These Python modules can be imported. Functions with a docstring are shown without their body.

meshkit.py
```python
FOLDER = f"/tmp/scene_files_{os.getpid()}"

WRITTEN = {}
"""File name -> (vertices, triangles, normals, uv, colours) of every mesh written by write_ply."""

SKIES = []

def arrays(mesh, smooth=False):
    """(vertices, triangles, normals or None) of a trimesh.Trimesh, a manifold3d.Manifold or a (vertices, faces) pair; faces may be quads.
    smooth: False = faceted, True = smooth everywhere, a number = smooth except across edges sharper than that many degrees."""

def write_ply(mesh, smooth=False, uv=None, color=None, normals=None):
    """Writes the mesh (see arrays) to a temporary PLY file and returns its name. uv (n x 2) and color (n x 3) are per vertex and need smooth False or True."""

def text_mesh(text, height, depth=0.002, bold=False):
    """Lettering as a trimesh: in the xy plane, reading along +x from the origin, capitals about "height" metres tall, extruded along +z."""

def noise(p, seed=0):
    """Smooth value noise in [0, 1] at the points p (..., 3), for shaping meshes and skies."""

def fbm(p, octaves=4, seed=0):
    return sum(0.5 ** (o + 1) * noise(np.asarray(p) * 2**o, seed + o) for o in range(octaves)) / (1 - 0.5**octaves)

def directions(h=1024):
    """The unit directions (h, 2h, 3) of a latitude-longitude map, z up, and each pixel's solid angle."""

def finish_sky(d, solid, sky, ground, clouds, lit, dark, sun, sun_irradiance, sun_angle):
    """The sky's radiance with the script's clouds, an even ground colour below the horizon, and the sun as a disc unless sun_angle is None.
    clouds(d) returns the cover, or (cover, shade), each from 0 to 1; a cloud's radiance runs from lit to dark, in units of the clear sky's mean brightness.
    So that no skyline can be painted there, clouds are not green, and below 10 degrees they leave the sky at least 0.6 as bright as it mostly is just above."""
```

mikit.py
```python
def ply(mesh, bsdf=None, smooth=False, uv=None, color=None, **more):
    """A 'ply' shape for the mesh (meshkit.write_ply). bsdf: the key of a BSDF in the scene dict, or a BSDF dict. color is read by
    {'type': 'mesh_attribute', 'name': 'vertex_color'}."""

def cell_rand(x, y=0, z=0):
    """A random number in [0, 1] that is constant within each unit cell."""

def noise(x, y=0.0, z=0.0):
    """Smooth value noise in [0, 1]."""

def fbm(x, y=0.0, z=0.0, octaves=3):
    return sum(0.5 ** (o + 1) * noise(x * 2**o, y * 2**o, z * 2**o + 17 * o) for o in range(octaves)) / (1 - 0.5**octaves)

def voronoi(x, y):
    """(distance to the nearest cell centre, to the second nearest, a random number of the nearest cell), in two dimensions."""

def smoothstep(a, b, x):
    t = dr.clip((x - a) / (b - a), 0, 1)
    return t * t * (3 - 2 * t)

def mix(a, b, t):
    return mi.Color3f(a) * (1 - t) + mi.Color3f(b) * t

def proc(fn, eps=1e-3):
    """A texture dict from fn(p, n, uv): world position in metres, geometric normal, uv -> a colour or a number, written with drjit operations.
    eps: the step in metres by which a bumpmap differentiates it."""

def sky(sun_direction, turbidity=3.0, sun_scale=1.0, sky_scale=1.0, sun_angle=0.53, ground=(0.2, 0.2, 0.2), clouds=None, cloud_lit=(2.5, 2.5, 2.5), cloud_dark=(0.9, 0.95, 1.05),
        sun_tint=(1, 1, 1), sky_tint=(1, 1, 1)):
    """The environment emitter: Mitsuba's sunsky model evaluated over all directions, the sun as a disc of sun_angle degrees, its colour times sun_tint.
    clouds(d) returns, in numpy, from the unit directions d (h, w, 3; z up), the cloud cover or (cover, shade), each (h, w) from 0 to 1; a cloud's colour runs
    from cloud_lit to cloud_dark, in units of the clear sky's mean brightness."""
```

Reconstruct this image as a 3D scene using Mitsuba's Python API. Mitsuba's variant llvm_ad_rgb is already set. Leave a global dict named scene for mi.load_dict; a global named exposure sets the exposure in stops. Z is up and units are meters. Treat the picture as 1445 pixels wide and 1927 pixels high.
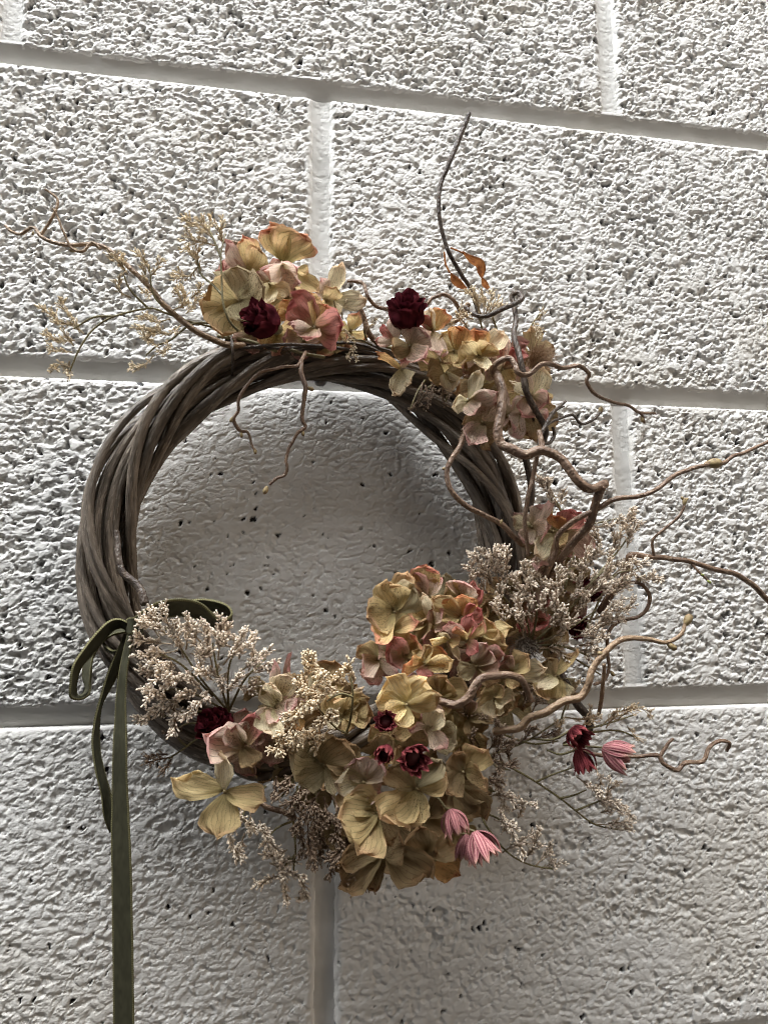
import math
import numpy as np
import drjit as dr
import mitsuba as mi
import mikit, meshkit
from mikit import proc, noise, fbm, voronoi, cell_rand, smoothstep, mix
from scipy.spatial import cKDTree
from scipy.spatial.transform import Rotation

T = mi.ScalarTransform4f
scene, labels = {}, {}

# ------------------------------------------------------------------ camera (photo is 1445 x 1927)
PW, PH, FOC = 1445.0, 1927.0, 1300.0
CAM = np.array([-0.03804, -0.47014, -0.15753])
ROT = Rotation.from_rotvec([0.13416, -0.00577, -0.16581]).as_matrix()
scene['camera'] = {'type': 'perspective', 'fov': math.degrees(2 * math.atan(PW / 2 / FOC)), 'fov_axis': 'x', 'near_clip': 0.01, 'far_clip': 60.0,
                   'to_world': T().look_at(origin=CAM.tolist(), target=(CAM + ROT @ [0, 1, 0]).tolist(), up=(ROT @ [0, 0, 1]).tolist())}

# ------------------------------------------------------------------ light: a cool skylight high up and to the left, close to the wall plane; unseen fill panels added at the right and left
def lamp(key, o, t, sx, sy, rgb, label, cat):
    scene[key] = {'type': 'rectangle', 'to_world': T().look_at(origin=o, target=t, up=[0.1, 1, 0.2]) @ T().scale([sx, sy, 1]),
                  'bsdf': {'type': 'diffuse', 'reflectance': {'type': 'rgb', 'value': [.6, .6, .6]}},
                  'emitter': {'type': 'area', 'radiance': {'type': 'rgb', 'value': rgb}}}
    labels[key] = {'label': label, 'category': cat}
lamp('skylight', [-0.45, -0.57, 1.9], [0.05, -0.03, -0.1], 1.6, 0.36, [21.8, 22.4, 22.8], 'long bright skylight strip overhead along the wall', 'skylight')
lamp('warm_fill_panel', [2.5, -1.6, 0.1], [0.05, 0, -0.1], 0.9, 0.9, [2.05, 1.70, 1.34], 'unseen warm fill panel added far out to the right', 'warm_fill_panel')  # glowing panel added out of view as warm fill from the right
lamp('left_fill_panel', [-2.4, -1.7, -0.2], [0.05, 0, -0.2], 0.8, 1.0, [.60, .60, .60], 'unseen weak fill panel added far out to the left', 'left_fill_panel')  # second unseen panel, added as weak fill for the left side
exposure = 0.18

# ------------------------------------------------------------------ helpers
def at(px, py, d):
    """The point that stands d millimetres in front of the wall on the line of sight of a photo pixel."""
    k = ROT @ np.array([(px - PW / 2) / FOC, 1.0, -(py - PH / 2) / FOC])
    return CAM + k * ((-d / 1000.0 - CAM[1]) / k[1])
def mm_px(d):
    """Metres that one photo pixel spans at d millimetres from the wall."""
    return (0.47014 - d / 1000.0) / FOC
def nkey(k):
    if k not in scene and k not in places: return k
    i = 1
    while f'{k}_{i:03d}' in scene or f'{k}_{i:03d}' in places: i += 1
    return f'{k}_{i:03d}'
places = {}
def thing(name, label, cat, group=None):
    k = nkey(name); places[k] = 1
    labels[k] = {'label': label, 'category': cat}
    if group: labels[k]['group'] = group
    return k
def obj(name, VF, mat, parent=None, smooth=True, uv=None, color=None, label=None, kind=None):
    k = nkey(f'{parent}__{name}' if parent else name)
    scene[k] = mikit.ply(VF, mat, smooth=smooth, uv=uv, color=color)
    if label or kind:
        labels[k] = {}
        if label: labels[k]['label'] = label
        if kind: labels[k]['kind'] = kind
    return k
def join(ms):
    V, F, U, n = [], [], [], 0
    for v, f, u in ms:
        V.append(v); F.append(np.asarray(f) + n); U.append(u); n += len(v)
    return np.vstack(V), np.vstack(F), np.vstack(U)
def grid_faces(nu, nv):
    i = np.arange(nu * nv).reshape(nv, nu)
    a, b, c, d = i[:-1, :-1].ravel(), i[:-1, 1:].ravel(), i[1:, 1:].ravel(), i[1:, :-1].ravel()
    return np.vstack([np.stack([a, b, c], 1), np.stack([a, c, d], 1)])
def unit(v):
    v = np.asarray(v, float)
    return v / (np.linalg.norm(v, axis=-1, keepdims=True) + 1e-12)
def sp(x, lo, hi):
    t = np.clip((x - lo) / (hi - lo), 0, 1)
    return t * t * (3 - 2 * t)
def n2(x, z, s=0):
    return meshkit.noise(np.stack([x, z, np.full_like(x, 0.37 + s * 7.13)], -1), s)
def rgb(*c): return {'type': 'rgb', 'value': list(c)}
def two(b): return {'type': 'twosided', 'bsdf': b}

# ------------------------------------------------------------------ the painted block wall
def paint_bump(p, n, uv):
    return fbm(p.x * 900, p.y * 900, p.z * 1400, 2) * 0.00022
scene['wall_paint'] = {'type': 'bumpmap', 'arbitrary': proc(paint_bump, eps=1.5e-4), 'scale': 1.0,
                       'bsdf': {'type': 'principled', 'base_color': {'type': 'mesh_attribute', 'name': 'vertex_color'}, 'roughness': 0.7, 'specular': 0.2}}
scene['mortar_paint'] = {'type': 'bumpmap', 'arbitrary': proc(lambda p, n, uv: fbm(p.x * 160, p.y * 300, p.z * 420, 3) * 0.0005 + noise(p.x * 1100, p.y * 1100, p.z * 1100) * .00018, eps=2e-4), 'scale': 1.0,
                         'bsdf': {'type': 'principled', 'roughness': 0.65, 'specular': 0.2,
                                  'base_color': proc(lambda p, n, uv: mix((.58, .568, .54), (.49, .478, .45), smoothstep(.35, .75, fbm(p.x * 25, p.y * 25, p.z * 60, 3)) + .25 * noise(p.x * 1400, p.y * 1400, p.z * 1400)))}}
def cells(x, z, cx, cz, seed, k=2):
    """Distances to the nearest jittered cell centres (in cell units) and the index of the nearest."""
    r = np.random.default_rng(seed)
    gx = np.arange(math.floor(x.min() / cx) - 2, math.ceil(x.max() / cx) + 3); gz = np.arange(math.floor(z.min() / cz) - 2, math.ceil(z.max() / cz) + 3)
    c = np.stack(np.meshgrid(gx, gz), -1).reshape(-1, 2) + r.uniform(-.48, .48, (len(gx) * len(gz), 2)) + .5
    d, i = cKDTree(c).query(np.stack([x / cx, z / cz], -1), k=k, workers=-1)
    return d, i[:, 0], r.random(len(c)), r.random(len(c)), c
def rough(x, z, seed, crag):
    """Relief in mm (positive stands out) of the block face and the mask of bare, unpainted pinholes."""
    wx = x + 3.2 * (n2(x / 6, z / 5.0, seed) - .5) + 1.6 * (n2(x / 2.1, z / 1.9, seed + 1) - .5)
    wz = z + 2.6 * (n2(x / 6, z / 4.5, seed + 2) - .5) + 1.2 * (n2(x / 2.2, z / 1.7, seed + 3) - .5)
    dA, iA, hA, qA, _ = cells(wx, wz, 8.5, 5.6, seed + 11)
    dB, iB, hB, qB, _ = cells(wx + 31, wz + 17, 4.0, 3.2, seed + 12)
    dC, iC, hC, qC, _ = cells(wx + 7, wz, 2.3, 1.9, seed + 13)
    flat = lambda d, r: np.sqrt(np.clip(1 - np.clip(d / r, 0, 1) ** 4, 0, 1))     # a worn, flat topped grain
    big = n2(x / 40, z / 30, seed + 5)
    c = np.clip(crag * (.36 + .56 * big), 0, 1.0)
    if crag < .4: c = c + .48 * sp(np.abs(x + 15 + 20 * (big - .5)), 85, 150)      # the middle block is worn smooth and thickly painted in its middle
    calm = np.clip(c / .55, .30, 1)
    knit = sp(n2(x / 3.6, z / 3.2, seed + 15), .30, .62)               # where neighbouring grains have run together
    gA, gB = sp(dA[:, 1] - dA[:, 0], .0, .20), sp(dB[:, 1] - dB[:, 0], .0, .30)
    h = calm * (.34 * (hA[iA] - .5) * gA) - .8 * (1 - gA) * (1 - .5 * knit) * (.4 + .6 * calm)
    low = sp(hB[iB], .30, .22)                                          # sunken grains: open pores
    hb = .55 * (hB[iB] - .5) * gB + .40 * (flat(dB[:, 0], .74) - 1) - .65 * (1 - gB) * (1 - knit)
    h += c * hb - c * 2.9 * low * sp(dB[:, 1] - dB[:, 0], .02, .20) * (1 - .6 * knit)
    h += c * .26 * (hC[iC] - .55) * sp(dC[:, 1] - dC[:, 0], 0, .3) - c * 1.2 * sp(hC[iC], .20, .14) * sp(dC[:, 1] - dC[:, 0], 0, .4)
    h -= 2.6 * sp(qA[iA], .84, .90) * gA * c * sp(n2(x / 4, z / 4, seed + 16), .4, .6)
    smear = sp(n2(x / 15, z / 8, seed + 6), .62, .80) * .8
    h = h * (1 - smear * .65) + smear * .15
    brush = n2(x / 7.0, z / .75 + x * .02, seed + 7) - .5
    h += .13 * calm * brush * (.35 + sp(n2(x / 22, z / 14, seed + 17), .4, .7)) + .16 * calm * (n2(x / 1.3, z / 1.0, seed + 8) - .5)
    # bare pits: a few cells of their own
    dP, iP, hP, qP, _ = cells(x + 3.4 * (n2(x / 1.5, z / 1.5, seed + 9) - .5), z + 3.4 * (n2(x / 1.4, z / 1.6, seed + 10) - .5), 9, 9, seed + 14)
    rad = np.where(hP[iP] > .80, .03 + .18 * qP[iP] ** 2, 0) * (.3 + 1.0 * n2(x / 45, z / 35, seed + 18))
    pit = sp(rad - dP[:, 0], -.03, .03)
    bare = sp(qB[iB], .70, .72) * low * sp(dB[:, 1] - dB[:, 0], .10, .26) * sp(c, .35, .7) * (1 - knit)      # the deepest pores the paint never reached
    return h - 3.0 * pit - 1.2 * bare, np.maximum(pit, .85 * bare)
def axis(lo, hi, v0, v1, fine, coarse=7.0):
    out = [lo]
    while out[-1] < hi:
        c = out[-1]
        out.append(c + (fine if v0 <= c + coarse and c <= v1 else coarse))
    out[-1] = hi
    return np.array(out)
VX, VZ = (-236.0, 386.0), (-452.0, 366.0)     # what the photograph can see of the wall, in mm
FINE = 0.73
def block(x0, x1, z0, z1, seed, crag, tone, wall):
    xs, zs = axis(x0, x1, *VX, FINE), axis(z0, z1, *VZ, FINE)
    xs, zs = np.r_[xs[0], xs, xs[-1]], np.r_[zs[0], zs, zs[-1]]
    X, Z = np.meshgrid(xs, zs); sh = X.shape
    x, z = X.ravel(), Z.ravel()
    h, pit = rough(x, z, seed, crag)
    e_b, e_t = z - z0, z1 - z
    e_s = np.minimum(x - x0, x1 - x)
    wob = 2.6 * (n2(x / 6, z / 6, seed + 20) - .35) + 1.2 * (n2(x / 2.2, z / 2.2, seed + 21) - .5)
    def roll(e, R, depth):
        t = np.clip(e / R, 0, 1)
        return -depth * (1 - np.sqrt(np.clip(1 - (1 - t) ** 2, 0, 1)))
    edge = sp(np.minimum(np.minimum(e_b, e_t * 1.0), e_s), .5, 5.5)
    y = (h + 1.0) * (.35 + .65 * edge) - 1.0 + roll(e_t + .2 * wob, 2.2, 2.0) + roll(np.maximum(e_b - .8 * wob, 0), 3.0, 4.0) + roll(np.maximum(e_s - .7 * wob, 0), 4.0, 4.5)
    yy = y.reshape(sh).copy()
    yy[0], yy[-1], yy[:, 0], yy[:, -1] = -14, -14, -14, -14
    V = np.stack([X, -yy, Z], -1).reshape(-1, 3) / 1000
    m = fbm_np(x, z, seed)
    col = np.array([.66, .645, .615]) * tone * (.97 + .05 * ((seed * 13) % 7) / 7) * (1 - .10 * m[:, None]) * (1 - np.array([.05, .065, .09]) * sp(n2(x / 70, z / 45, 5 + seed), .5, .8)[:, None]) 
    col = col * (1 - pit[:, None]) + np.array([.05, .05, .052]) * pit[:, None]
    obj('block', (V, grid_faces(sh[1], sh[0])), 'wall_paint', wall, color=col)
def fbm_np(x, z, seed):
    return .6 * n2(x / 17, z / 13, seed + 30) + .4 * n2(x / 4, z / 3, seed + 31)
wall = thing('block_wall', 'rough white painted concrete block wall with recessed smooth joints behind the wreath', 'wall')
J = 6.0    # half a joint
ROWS = [(225, 450, [-673, -223, 228.5, 678], 1.0), (0, 225, [-450, -4.5, 450], 1.0), (-225, 0, [-673, -225, 223.5, 673], .20), (-450, -225, [-450, 1.5, 450], .50), (-675, -450, [-673, -225, 225, 673], .6)]
sd = 100
for z0, z1, heads, crag in ROWS:
    for a, b in zip(heads[:-1], heads[1:]):
        if b < VX[0] - 5 or a > VX[1] + 5: continue
        sd += 37
        cr = crag if not (z0 == -225 and a > 200) else .88
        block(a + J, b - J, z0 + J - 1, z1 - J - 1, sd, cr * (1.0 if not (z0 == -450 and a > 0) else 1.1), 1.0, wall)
def bed(zc, i):
    xs = np.arange(-680, 690, 2.0); ts = np.linspace(-.15, 1.0, 22)
    X, Tt = np.meshgrid(xs, ts)
    t = np.clip(Tt, 0, 1)
    y = .9 + 7.6 * t ** .85 + 1.0 * (n2(X / 40, Tt * 2, 60 + i) - .5) + .5 * (n2(X / 9, Tt * 5, 61 + i) - .5) + np.where(Tt < 0, 4 * -Tt, 0)
    Z = zc + J + 2.0 - (Tt) * (2 * J + 5.0) + .8 * (n2(X / 60, 0 * X, 62 + i) - .5)
    V = np.stack([X, y, Z], -1).reshape(-1, 3) / 1000
    F = grid_faces(len(xs), len(ts))
    obj('bed_joint', (V, F[:, ::-1]), 'mortar_paint', wall)
for i, zc in enumerate((225, 0, -225, -450, 450)): bed(zc, i)
def head(xc, z0, z1, i):
    us = np.linspace(-1, 1, 25); zs = np.arange(z0, z1, 1.0)
    U, Z = np.meshgrid(us, zs)
    y = 3.0 + 2.4 * (1 - U ** 2) + 1.0 * (n2(U * 2, Z / 30, 80 + i) - .5) + .45 * (n2(U * 4 + Z * .35, Z / 1.6 - np.abs(U) * 2.5, 81 + i) - .5) * (1.2 - .4 * (i > 2))
    X = xc + U * (J + 3.0)
    V = np.stack([X, y, Z], -1).reshape(-1, 3) / 1000
    obj('head_joint', (V, grid_faces(len(us), len(zs))), 'mortar_paint', wall)
head(-223, 232, 444, 0); head(228.5, 232, 444, 1); head(-4.5, 7, 219, 2); head(223.5, -219, -7, 3); head(1.5, -446, -232, 4); head(-225, -219, -7, 5)
head(225, -669, -456, 6); head(-225, -669, -456, 7)

# ------------------------------------------------------------------ materials of the wreath
def streaky(a, b, c):
    def f(p, n, uv):
        s = fbm(uv.x * 9 + dr.floor(uv.y / 200) * 7.7, uv.y * .8, 1.3, 3)
        k = fbm(uv.x * 26, uv.y * 2.2, 4.1, 2)
        col = mix(a, b, smoothstep(.32, .68, s))
        col = mix(col, c, smoothstep(.60, .78, k) * .6)
        return col * (.72 + .5 * fbm(p.x * 60, p.y * 60, p.z * 60, 2)) * (.68 + .62 * cell_rand(dr.floor(uv.y / 200), 4))
    return f
scene['willow'] = {'type': 'bumpmap', 'arbitrary': proc(lambda p, n, uv: fbm(uv.x * 34, uv.y * 1.6, 2.0, 3) * .0009, eps=2e-4), 'scale': 1.0,
                   'bsdf': two({'type': 'principled', 'roughness': .42, 'specular': .5, 'base_color': proc(streaky((.180, .143, .110), (.100, .078, .058), (.28, .23, .18)))})}
def bark(a, b, c):
    def f(p, n, uv):
        s = fbm(uv.x * 5, uv.y * 2.0, 1.3, 3)
        k = noise(uv.x * 11, uv.y * 7.0, 4.1)
        col = mix(a, b, smoothstep(.3, .7, s))
        return mix(col, c, smoothstep(.74, .86, k) * .7)
    return f
def bark_b(k): return {'type': 'bumpmap', 'arbitrary': proc(lambda p, n, uv: (fbm(uv.x * 12, uv.y * 7.0, 2.0, 3)) * .0008, eps=2e-4), 'scale': 1.0, 'bsdf': two(k)}
scene['bark'] = bark_b({'type': 'principled', 'roughness': .48, 'specular': .4, 'base_color': proc(bark((.205, .130, .085), (.125, .076, .050), (.34, .25, .18)))})
scene['bark_pale'] = bark_b({'type': 'principled', 'roughness': .5, 'specular': .4, 'base_color': proc(bark((.29, .195, .12), (.19, .12, .07), (.40, .31, .21)))})
scene['bark_dark'] = bark_b({'type': 'principled', 'roughness': .45, 'specular': .4, 'base_color': proc(bark((.080, .058, .043), (.045, .033, .026), (.17, .13, .10)))})
scene['bud_scale'] = two({'type': 'principled', 'roughness': .6, 'base_color': proc(lambda p, n, uv: mix((.27, .20, .095), (.16, .10, .05), smoothstep(.4, .7, noise(uv.x * 9, uv.y * 9))))})
scene['bud_green'] = two({'type': 'principled', 'roughness': .5, 'base_color': rgb(.27, .30, .07)})
scene['green_stem'] = two({'type': 'principled', 'roughness': .6, 'base_color': proc(lambda p, n, uv: mix((.20, .165, .075), (.12, .10, .045), noise(p.x * 300, p.y * 300, p.z * 300)))})
def calyx(a, b, c):
    def f(p, n, uv):
        t = cell_rand(dr.floor(uv.x))
        v = uv.y
        col = mix(b, a, smoothstep(.15, .65, v))
        return mix(col, c, t * .55) * (.78 + .44 * cell_rand(dr.floor(uv.x) + 77))
    return two({'type': 'principled', 'roughness': .75, 'specular': .2, 'base_color': proc(f)})
scene['calyx_straw'] = calyx((.72, .63, .47), (.34, .26, .16), (.60, .49, .34))
scene['calyx_pink'] = calyx((.76, .68, .57), (.28, .21, .135), (.60, .48, .37))
scene['calyx_cream'] = calyx((.74, .63, .46), (.34, .24, .13), (.62, .48, .32))
scene['calyx_brown'] = calyx((.34, .26, .19), (.13, .085, .055), (.24, .165, .12))

PAL = [  # base, toward the claw, rim
    ((.56, .42, .20), (.42, .33, .15), (.50, .30, .17)),   # 0 olive yellow
    ((.70, .60, .39), (.56, .48, .26), (.64, .47, .33)),    # 1 cream
    ((.66, .48, .22), (.50, .41, .17), (.56, .17, .15)),    # 2 yellow, rosy rim
    ((.45, .295, .22), (.40, .31, .17), (.40, .15, .14)),    # 3 mauve rose
    ((.60, .35, .14), (.48, .33, .12), (.48, .14, .07)),    # 4 orange
    ((.33, .235, .125), (.26, .195, .095), (.33, .185, .09)),    # 5 tan brown
    ((.46, .385, .225), (.36, .30, .165), (.46, .35, .22)),    # 6 grey green
    ((.49, .20, .165), (.45, .30, .16), (.54, .16, .15)),   # 7 rose red
    ((.64, .49, .38), (.51, .40, .24), (.62, .31, .30)),    # 8 pale pink beige
    ((.80, .63, .32), (.60, .48, .21), (.72, .52, .27)),      # 9 bright yellow
]
def _mute(q, k=.07):
    m = .3 * q[0] + .6 * q[1] + .1 * q[2]
    return tuple(x * (1 - k) + k * m * w for x, w in zip(q, (1.06, 1.0, .88)))
PAL = [tuple(_mute(q) for q in row) for row in PAL]
def petal_col(p, n, uv):
    pal, idn = dr.floor(uv.y), dr.floor(uv.x)
    v, u = uv.y - pal, uv.x - idn
    a = u * 2 - 1
    base, claw, rim = mi.Color3f(0), mi.Color3f(0), mi.Color3f(0)
    for i, (b_, c_, r_) in enumerate(PAL):
        m = (pal > i - .5) & (pal < i + .5)
        base, claw, rim = dr.select(m, mi.Color3f(b_), base), dr.select(m, mi.Color3f(c_), claw), dr.select(m, mi.Color3f(r_), rim)
    t = cell_rand(idn, 3)
    blotch = fbm(a * 1.6 + idn * 3.1, v * 2.2, 2.0, 3)
    col = mix(claw, base, smoothstep(.05, .5, v + .4 * (blotch - .5)))
    e = dr.maximum(dr.abs(a) * (.55 + .45 * v), v)
    col = mix(col, rim, smoothstep(.66, 1.02, e + .34 * (blotch - .5)) * .68)
    col = mix(col, rim, smoothstep(.52, .70, blotch) * .35 * t)
    # veins fan out from the claw
    w = a * 4.5 + .55 * (noise(a * 3 + idn, v * 5) - .5)
    vein = smoothstep(.80, .97, 1 - 2 * dr.abs(w - dr.floor(w) - .5)) * smoothstep(0, .25, 1.05 - v)
    w2 = a * 2.6 * (1.6 - v) + v * 9 * dr.select(a > 0, 1.0, -1.0) * .5 + noise(a * 5, v * 7 + idn) * .7
    vein2 = smoothstep(.86, .98, 1 - 2 * dr.abs(w2 - dr.floor(w2) - .5)) * .5
    col = col * (1 - .46 * dr.maximum(vein, vein2))
    # brown specks of age
    f1, f2, wh = voronoi(a * 9 + idn * 13.0, v * 11)
    many = smoothstep(.45, .9, cell_rand(idn, 9)) * .62
    col = mix(col, (.10, .045, .02), smoothstep(.30, .14, f1) * dr.select(wh < many, .8, 0.))
    col = mix(col, (.13, .09, .04), smoothstep(.12, .02, v) * .7)
    return col * (.80 + .36 * cell_rand(idn, 5)) * (.84 + .32 * blotch)
scene['hydrangea_petal'] = {'type': 'principledthin', 'roughness': .55, 'diff_trans': .95, 'spec_trans': 0.0, 'base_color': proc(petal_col), 'sheen': .1}
def rose_col(p, n, uv):
    b = fbm(uv.x * 3, uv.y * 4, dr.floor(uv.x) * 1.7, 3)
    v = uv.y
    w = fbm(uv.x * 16, uv.y * 1.5, 3.0, 2)
    return mix((.055, .008, .013), (.120, .020, .026), smoothstep(.35, .7, b)) * (.55 + .75 * w)
scene['rose_petal'] = {'type': 'principledthin', 'roughness': .55, 'diff_trans': .35, 'sheen': .35, 'base_color': proc(rose_col)}
def bract_col(p, n, uv):
    pal, idn = dr.floor(uv.y), dr.floor(uv.x)
    v, u = uv.y - pal, uv.x - idn
    dark = pal > .5
    a, b = dr.select(dark, mi.Color3f(.24, .055, .06), mi.Color3f(.46, .225, .215)), dr.select(dark, mi.Color3f(.085, .014, .022), mi.Color3f(.21, .052, .07))
    w = u * 3
    st = smoothstep(.35, .85, 1 - 2 * dr.abs(w - dr.floor(w) - .5))
    col = mix(a, b, st * .9)
    col = mix(col, dr.select(dark, mi.Color3f(.36, .10, .09), mi.Color3f(.62, .40, .29)), smoothstep(.75, 1., v) * .55)
    return col * (.7 + .5 * cell_rand(idn, 2)) * (.8 + .4 * fbm(u * 4 + idn, v * 5, 1., 2))
scene['bract'] = {'type': 'principledthin', 'roughness': .5, 'diff_trans': .4, 'base_color': proc(bract_col)}
scene['flower_disc'] = two({'type': 'principled', 'roughness': .8, 'base_color': rgb(.06, .012, .015)})
scene['petal_eye'] = two({'type': 'principled', 'roughness': .6, 'base_color': rgb(.20, .15, .07)})
scene['dry_leaf'] = {'type': 'principledthin', 'roughness': .5, 'diff_trans': .7,
                     'base_color': proc(lambda p, n, uv: mix((.34, .14, .05), (.19, .07, .03), smoothstep(.4, .7, fbm(uv.x * 6, uv.y * 6, 0., 3))))}
scene['bristle'] = two({'type': 'principled', 'roughness': .6, 'base_color': rgb(.30, .19, .11)})
scene['bristle_dark'] = two({'type': 'principled', 'roughness': .6, 'base_color': rgb(.13, .10, .075)})
def velvet(p, n, uv):
    e = dr.abs(uv.x * 2 - 1)
    rim = smoothstep(.84, .90, e)
    stitch = .75 + .5 * smoothstep(.3, .7, uv.y * 900 - dr.floor(uv.y * 900))
    return mix(mi.Color3f(.042, .040, .024) * (.7 + .6 * fbm(uv.x * 8, uv.y * 260, 0., 3)), mi.Color3f(.12, .11, .055) * stitch, rim)
scene['velvet'] = two({'type': 'principled', 'roughness': .85, 'specular': .15, 'sheen': .5, 'sheen_tint': .7, 'base_color': proc(velvet)})
scene['steel'] = two({'type': 'principled', 'roughness': .35, 'metallic': 1.0, 'base_color': rgb(.20, .20, .21)})

# ------------------------------------------------------------------ shapes
def spline(P, k=8):
    P = np.asarray(P, float)
    if len(P) == 2: P = np.array([P[0], (P[0] + P[1]) / 2, P[1]])
    Q = np.vstack([2 * P[0] - P[1], P, 2 * P[-1] - P[-2]])
    t = np.linspace(0, 1, k, endpoint=False)[:, None]
    out = []
    for i in range(len(P) - 1):
        a, b, c, d = Q[i:i + 4]
        out.append(.5 * (2 * b + (c - a) * t + (2 * a - 5 * b + 4 * c - d) * t ** 2 + (3 * b - a - 3 * c + d) * t ** 3))
    return np.vstack(out + [P[-1:]])
def frames(P):
    t = unit(np.gradient(P, axis=0))
    n = unit(np.cross(t[0], [.31, .9, .2])); N = []
    for ti in t:
        n = unit(n - ti * (n @ ti)); N.append(n)
    N = np.array(N)
    return t, N, np.cross(t, N)
def tube(P, r, sides=9, knob=0., seed=0, flat=1.0, cap=True):
    """A round rod along P with radius r (number or one per point), rounded ends and uneven girth."""
    P = np.asarray(P, float); r = np.broadcast_to(np.asarray(r, float), len(P)).copy()
    if cap:
        t0, t1 = unit(P[0] - P[1]), unit(P[-1] - P[-2])
        P = np.vstack([P[0] + t0 * r[0] * .55, P[0] + t0 * r[0] * .4, P, P[-1] + t1 * r[-1] * .4, P[-1] + t1 * r[-1] * .55])
        r = np.r_[1e-6, r[0] * .75, r, r[-1] * .75, 1e-6]
    t, N, B = frames(P)
    s = np.r_[0, np.cumsum(np.linalg.norm(np.diff(P, axis=0), axis=1))]
    a = np.linspace(0, 2 * np.pi, sides + 1)
    A, S = np.meshgrid(a, s)
    R = r[:, None] * np.ones_like(A)
    if knob: R = R * (1 + knob * 2 * (meshkit.fbm(np.stack([np.cos(A) * 1.3 + seed, np.sin(A) * 1.3, S * 130], -1), 3, seed) - .5))
    V = P[:, None] + N[:, None] * (np.cos(A) * R)[..., None] + B[:, None] * (np.sin(A) * R * flat)[..., None]
    U = np.stack([A / (2 * np.pi), S * 100 + 200 * (seed % 97) + 20], -1)
    F = grid_faces(sides + 1, len(P))[:, ::-1]
    return V.reshape(-1, 3), F, U.reshape(-1, 2)
def px_line(pts, d=50):
    """Photo pixels (x, y[, d]) to points; d in mm before the wall, carried on where left out."""
    out = []
    for q in pts:
        d = q[2] if len(q) > 2 else d
        out.append(at(q[0], q[1], d))
    return np.array(out)
def ease(pts, d=50):
    """As px_line, with the depths of points that give none interpolated."""
    ks = [i for i, q in enumerate(pts) if len(q) > 2]
    if not ks: return px_line(pts, d)
    ds = np.interp(range(len(pts)), ks, [pts[i][2] for i in ks])
    return np.array([at(q[0], q[1], dd) for q, dd in zip(pts, ds)])
_pid = [0]
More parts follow.
